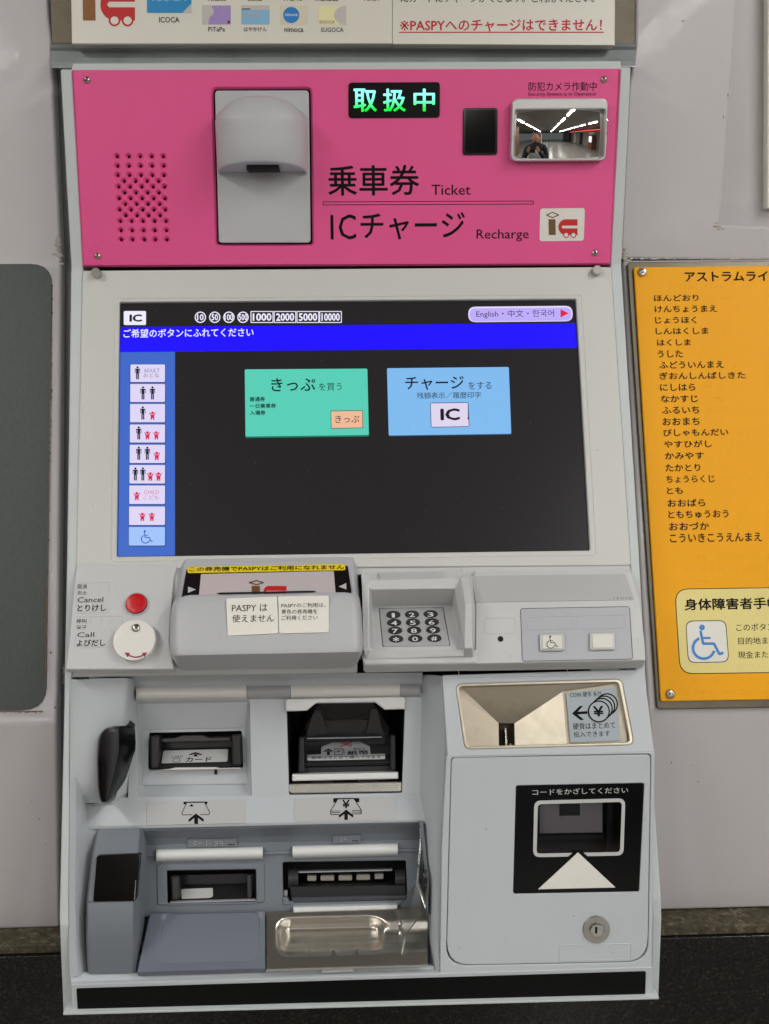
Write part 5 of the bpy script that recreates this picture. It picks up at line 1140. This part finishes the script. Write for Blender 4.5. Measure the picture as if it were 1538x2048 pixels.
slab('outlet_lip', FS, [(340, 1804), (511, 1799), (511.5, 1801.8), (340, 1806.8)], -.052, -.040, M['bargrey'], to, bevel=.0004)
ft = thru(430, 1774, -.056, 430, 1800, -.045)
slab('outlet_tongue', ft, [(356, 1770), (498, 1767), (499, 1799), (358, 1802)], -.004, .0003, M['blackmatt'], to, r=3, bevel=.001)
slab('outlet_label', ft, [(362.5, 1778), (425.5, 1775.5), (426, 1792), (420, 1795.5), (363, 1797.5)], .0004, .001, M['tagwarm'], to, r=3, bevel=.0001)
# note outlet
slab('outlet_back', FS, [(555, 1712), (825, 1710), (825, 1810), (555, 1812)], -.10, -.095, M['void'], ub, bevel=0)
nx = lambda X, Y: (500 + X / 3.662, 1620 + Y / 3.662)
no = slab('note_outlet', FS, [nx(290, 560), nx(1140, 548), nx(1150, 640), nx(300, 660)], -.062, -.044, M['blackmatt'], ub, r=3, bevel=.0014, bres=2)
slab('outlet_shelf', FS, [nx(300, 640), nx(1150, 622), nx(1160, 668), nx(315, 690)], -.056, -.040, mat('dark slate plastic', rgb(62, 66, 72), .4), no, r=2, bevel=.0014, bres=2)
for x0, x1 in ((280, 352), (1064, 1136)):
    o_ = halfbar('outlet_roller', nx(x0, 0)[0], nx(x1, 0)[0], nx(0, 430)[1], nx(0, 428)[1], 42, -.056, .012, 'keycap', no)
slab('outlet_edge', FS, [nx(355, 452), nx(1042, 436), nx(1042, 446), nx(355, 462)], -.06, -.050, M['bargrey'], no, bevel=.0003)
for x0, x1, y0, y1 in ((418, 485, 480, 522), (515, 617, 480, 520), (648, 748, 478, 518), (779, 880, 473, 515), (912, 978, 467, 508)):
    slab('guide_tooth', FS, [nx(x0, y0), nx(x1, y0 - 1), nx(x1, y1 - 1), nx(x0, y1)], -.066, -.056, mat('grey guide plastic', rgb(150, 146, 138), .5) if 'tooth' not in M else M['tooth'], no, r=3, bevel=.0008)
    M['tooth'] = bpy.data.materials['grey guide plastic']
slab('outlet_frame', FS, [nx(240, 640), nx(268, 640), nx(300, 690), nx(244, 695)], -.048, -.038, M['slate'], no, r=2, bevel=.0006)
slab('outlet_clip', FS, [nx(246, 590), nx(274, 590), nx(274, 628), nx(246, 630)], -.052, -.046, M['bargrey'], no, bevel=.0004)
slab('white_bar', FS, [(586, 1815.5), (795, 1810), (795, 1819), (587, 1825.5)], -.042, -.030, M['barlight'], ub, r=1, bevel=.001, bres=2)
# left tower
tw = pg('unit_tower', [[(195, 1656.5, -.020), (198, 1658, -.017), (279, 1656, -.017), (287, 1656, -.022), (293, 1656, -.040)],
    [(184.5, 1707, -.010), (188, 1707, -.005), (276, 1704, -.005), (284, 1704, -.011), (294, 1704, -.040)],
    [(176.5, 1770, -.010), (180, 1770, -.001), (270, 1768, -.001), (277, 1768, -.008), (294, 1768, -.040)],
    [(173.6, 1801, -.010), (177, 1802, .001), (267, 1800, .001), (274.5, 1800, -.006), (293, 1800, -.040)],
    [(173.2, 1806, -.009), (176.5, 1806, .004), (266, 1804.5, .004), (274.5, 1804.5, -.003), (292, 1805, -.040)],
    [(172.2, 1845, -.009), (176, 1845, .006), (266, 1844, .006), (275, 1844, -.001), (289, 1845, -.036)],
    [(172, 1880, -.009), (176, 1880, .004), (266, 1879, .004), (274, 1879, -.002), (284, 1880, -.026)],
    [(173.5, 1920, -.009), (178, 1920, -.001), (265, 1918, -.001), (273, 1918, -.005), (277, 1918, -.014)],
    [(176, 1947, -.009), (180, 1948, -.006), (264, 1946, -.006), (272, 1946, -.008), (273, 1946, -.010)]], 'slate', ub, smooth=35)
fw = thru(230, 1707, .0022, 230, 1801, .0022)
slab('tower_window', fw, [(193.5, 1711.5), (278.5, 1708), (271, 1802), (186, 1804)], -.012, .0008, mat('dark tower window', rgb(12, 11, 10), .12, spec=.3), tw, r=4, bevel=.0004)
slab('window_edge', fw, [(270.2, 1760), (272.2, 1760), (269.8, 1800), (267.8, 1800)], .0008, .0016, M['chrome'], tw, bevel=.0003)
# ticket tray
tt_ = grid3d('ticket_tray', rows_px(FTR, [[(299.5, 1827, 0), (530, 1822, 0)], [(297, 1834, .0), (530.3, 1829, .0)], [(275.5, 1938, .0), (531, 1930, .0)], [(273.5, 1946, -.001), (531, 1938.5, -.001)]]), M['slate2'], ub, back=FTR.N * -.008, bevel=.001)
polymesh('tray_hollow', FTR, [(330, 1832.5, .0004), (516, 1828.5, .0004), (512.5, 1921, .0010), (319, 1931, .0010), (334, 1842, -.0035), (507, 1838, -.0035), (508, 1905, .0004), (330, 1912, .0004)], [(0, 1, 5, 4), (1, 2, 6, 5), (2, 3, 7, 6), (3, 0, 4, 7), (4, 5, 6, 7)], M['slate2'], tt_, bevel=.001, bang=5) if False else None
hollow = []
for i in range(13):
    r = []
    for j in range(25):
        u = j / 24; v = i / 12
        xa = (301 + (275 - 301) * v) + (530 - (301 + (275 - 301) * v)) * u; ya = 1828 + (1944 - 1828) * v + (-5 - 2.5 * v) * u
        du = min(1, max(0, min((u - .14) / .035, (.945 - u) / .035))); dv = min(1, max(0, (v - .05) / .07)) * min(1, max(0, (.95 - v) / .85))
        r.append((xa, ya, .0012 - .011 * du * dv))
    hollow.append(r)
grid3d('tray_surface', rows_px(FTR, hollow), M['slate2'], tt_, smooth=50)
# change tray: pressed steel
def smooth01(t): t = max(0, min(1, t)); return t * t * (3 - 2 * t)
bowl = []
NX, NY = 84, 44
for i in range(NY + 1):
    r = []
    for j in range(NX + 1):
        u = j / NX; v = i / NY; x = 533 + (855 - 533) * u; y = 1823.5 + (1938 - 1823.5) * v - (8.5 + .5 * v) * u
        # distance to bowl outline (rounded box, step on the right)
        ys = y + (8.5 + .5 * v) * u
        topy = 1834 + 12 * smooth01((x - 735) / 50); boty = 1917 + 1 * u
        lx = x - 550; ty = ys - topy; by = boty - ys
        R = 26
        if lx < R and ty < R: d = R - math.hypot(R - lx, R - ty)
        elif lx < R and by < R: d = R - math.hypot(R - lx, R - by)
        else: d = min(lx, ty, by)
        for nxp in (620, 667, 713):
            if abs(x - nxp) < 5 and by < 17: d = min(d, max(d * .25, 3 + 0 * by))
        dep = smooth01(d / 30) * (.0185 - .0135 * max(0, min(1, (ys - 1834) / 84)))
        if lx > 0: dep *= 1 - .55 * smooth01((x - 755) / 14) * (1 if ty > 0 else 1)
        r.append((x, y, -dep + .0006))
    bowl.append(r)
grid3d('change_tray', rows_px(FTR, bowl), M['steel'], ub, smooth=70)
slab('tray_edge', FTR, [(532, 1936.5), (855, 1927.5), (855, 1930), (532, 1939)], -.004, .0014, M['steel'], ub, bevel=.0004)
# clear guard
def pane(name, F, pts, d=.0022):
    P = [F.hit(*p) for p in pts]; nn = (P[1] - P[0]).cross(P[2] - P[0]).normalized() * d; k = len(P)
    vs = [tuple(p) for p in P] + [tuple(p + nn) for p in P]; me = bpy.data.meshes.new(name); me.from_pydata(vs, [], [tuple(range(k)), tuple(range(2 * k - 1, k - 1, -1))] + [(i, (i + 1) % k, (i + 1) % k + k, i + k) for i in range(k)])
    me.materials.append(M['acrylic']); o = finish(name, me, None, M['acrylic'], ga); o.data.materials.append(M['acrylicedge'])
    for p in o.data.polygons[2:]: p.material_index = 1
    return o
ga = thing('guard_tmp', (0, 0, 0), None, None) if False else tw
pane('clear_guard', FS, [(833, 1762, -.004), (840, 1672, -.030), (848, 1688, -.018), (855, 1756, -.006), (852, 1816, -.008)])
pane('clear_guard', FS, [(833, 1762, -.004), (852, 1816, -.008), (808, 1877, .004), (793, 1821, .002)])
pane('clear_guard', FS, [(793, 1821, .002), (808, 1877, .004), (803, 1907, -.002), (797, 1856, -.004)])
# bottom lip and strip
pg('lower_lip', [[(140, 1942, -.006), (162, 1942, -.012), (190, 1945, -.014), (860, 1927, -.014), (890, 1925, -.008)], [(141, 1951, -.004), (165, 1949, -.006), (190, 1948.5, -.007), (860, 1931, -.007), (890, 1932, -.006)],
    [(142, 1962, -.003), (166, 1962, -.0025), (190, 1962, -.0025), (860, 1944, -.0035), (892, 1944, -.006)], [(142, 1972, -.003), (166, 1970, -.003), (190, 1969, -.003), (860, 1952, -.004), (893, 1952, -.006)]], 'body', smooth=50)
slab('braille_tag', FS, [(643, 1936.5), (706.5, 1934.5), (706.8, 1944), (643.5, 1946)], -.004, .0004, M['tag'], mc, bevel=.0002)
bp_ = slab('bottom_panel', FV, [(141, 1969), (1305, 1934), (1304, 1997.5), (145, 2029)], -.04, .0, M['body'], mc, r=2, bevel=.0009, bres=2)
slab('black_strip', FV, [(152.5, 1977), (1292, 1942.5), (1290.5, 1990.5), (155.5, 2025)], .0, .0006, M['strip'], bp_, r=4, bevel=.0002)
slab('bottom_edge', FV, [(126, 2025.5), (1318, 1994), (1318.5, 1999), (126, 2031)], -.05, .006, M['casing'], mc, bevel=.0008)

def scuff(F, lst, n, parent):
    ps = []
    for x, y, a, b, t in lst:
        c, q = math.cos(math.radians(t)), math.sin(math.radians(t))
        ps.append([(x + a * math.cos(w_) * c - b * math.sin(w_) * q, y + a * math.cos(w_) * q + b * math.sin(w_) * c) for w_ in [i * math.pi / 4 + random.uniform(-.2, .2) for i in range(8)]])
    return flat('scuff_mark', F, ps, n, M['scuff'], parent)
M['scuff'] = mat('scuff', rgb(138, 134, 130), .6)
scuff(FR2, [(972, 1658, 1.2, 2.2, 10), (1148, 1832, 3, .8, -50), (935, 1800, .8, .8, 0), (1010, 1880, 1, .7, 0), (1225, 1905, 2.2, .5, 15), (960, 1560, .8, .6, 0), (1240, 1840, .8, .8, 0), (918, 1895, 3, .5, 60), (1290, 1640, .6, 2.5, 0)], .0, dr)
scuff(FK, [(420, 1284, 2.6, .5, -8), (438, 1276, 1, .7, 0), (690, 1290, 2, .5, 5), (380, 1240, .8, .8, 0)], .0317, rc)
scuff(FK, [(330, 1318, 2.4, .5, 20), (180, 1322, 1, .6, 0), (232, 1180, .8, .7, 0), (310, 1200, 1.4, .4, 50)], .0002, kl)
scuff(FKR, [(768, 1262, .9, .9, 0), (1022, 1312, 2, .5, 0), (1276, 1280, .6, 2.2, 0), (985, 1222, .7, .7, 0)], .0002, kr)
scuff(FP, [(330, 470, 3.5, .4, 30), (700, 505, 2.6, .4, -20), (1000, 380, 2.2, .35, 45), (250, 200, 2.5, .35, -35), (560, 155, .7, .7, 0), (1190, 350, .6, .6, 0)], .00115, pk)
scuff(FS, [(200, 800, .8, .8, 0), (1195, 900, .6, 2.2, 0), (700, 1120, 2.5, .4, 0), (185, 1010, .5, 2.5, 0), (540, 560, 2, .4, 10), (1188, 700, .7, .7, 0)], .0012, sc)
dust = []
for k in range(46): dust.append((random.uniform(250, 1160), random.uniform(620, 1095)))
o = flat('dust', FS, [circ(x, y, random.uniform(.35, .8), None, 6) for x, y in dust], ND + 9e-4, mat('dust', rgb(120, 116, 112), .9), dp); o['kind'] = 'stuff'
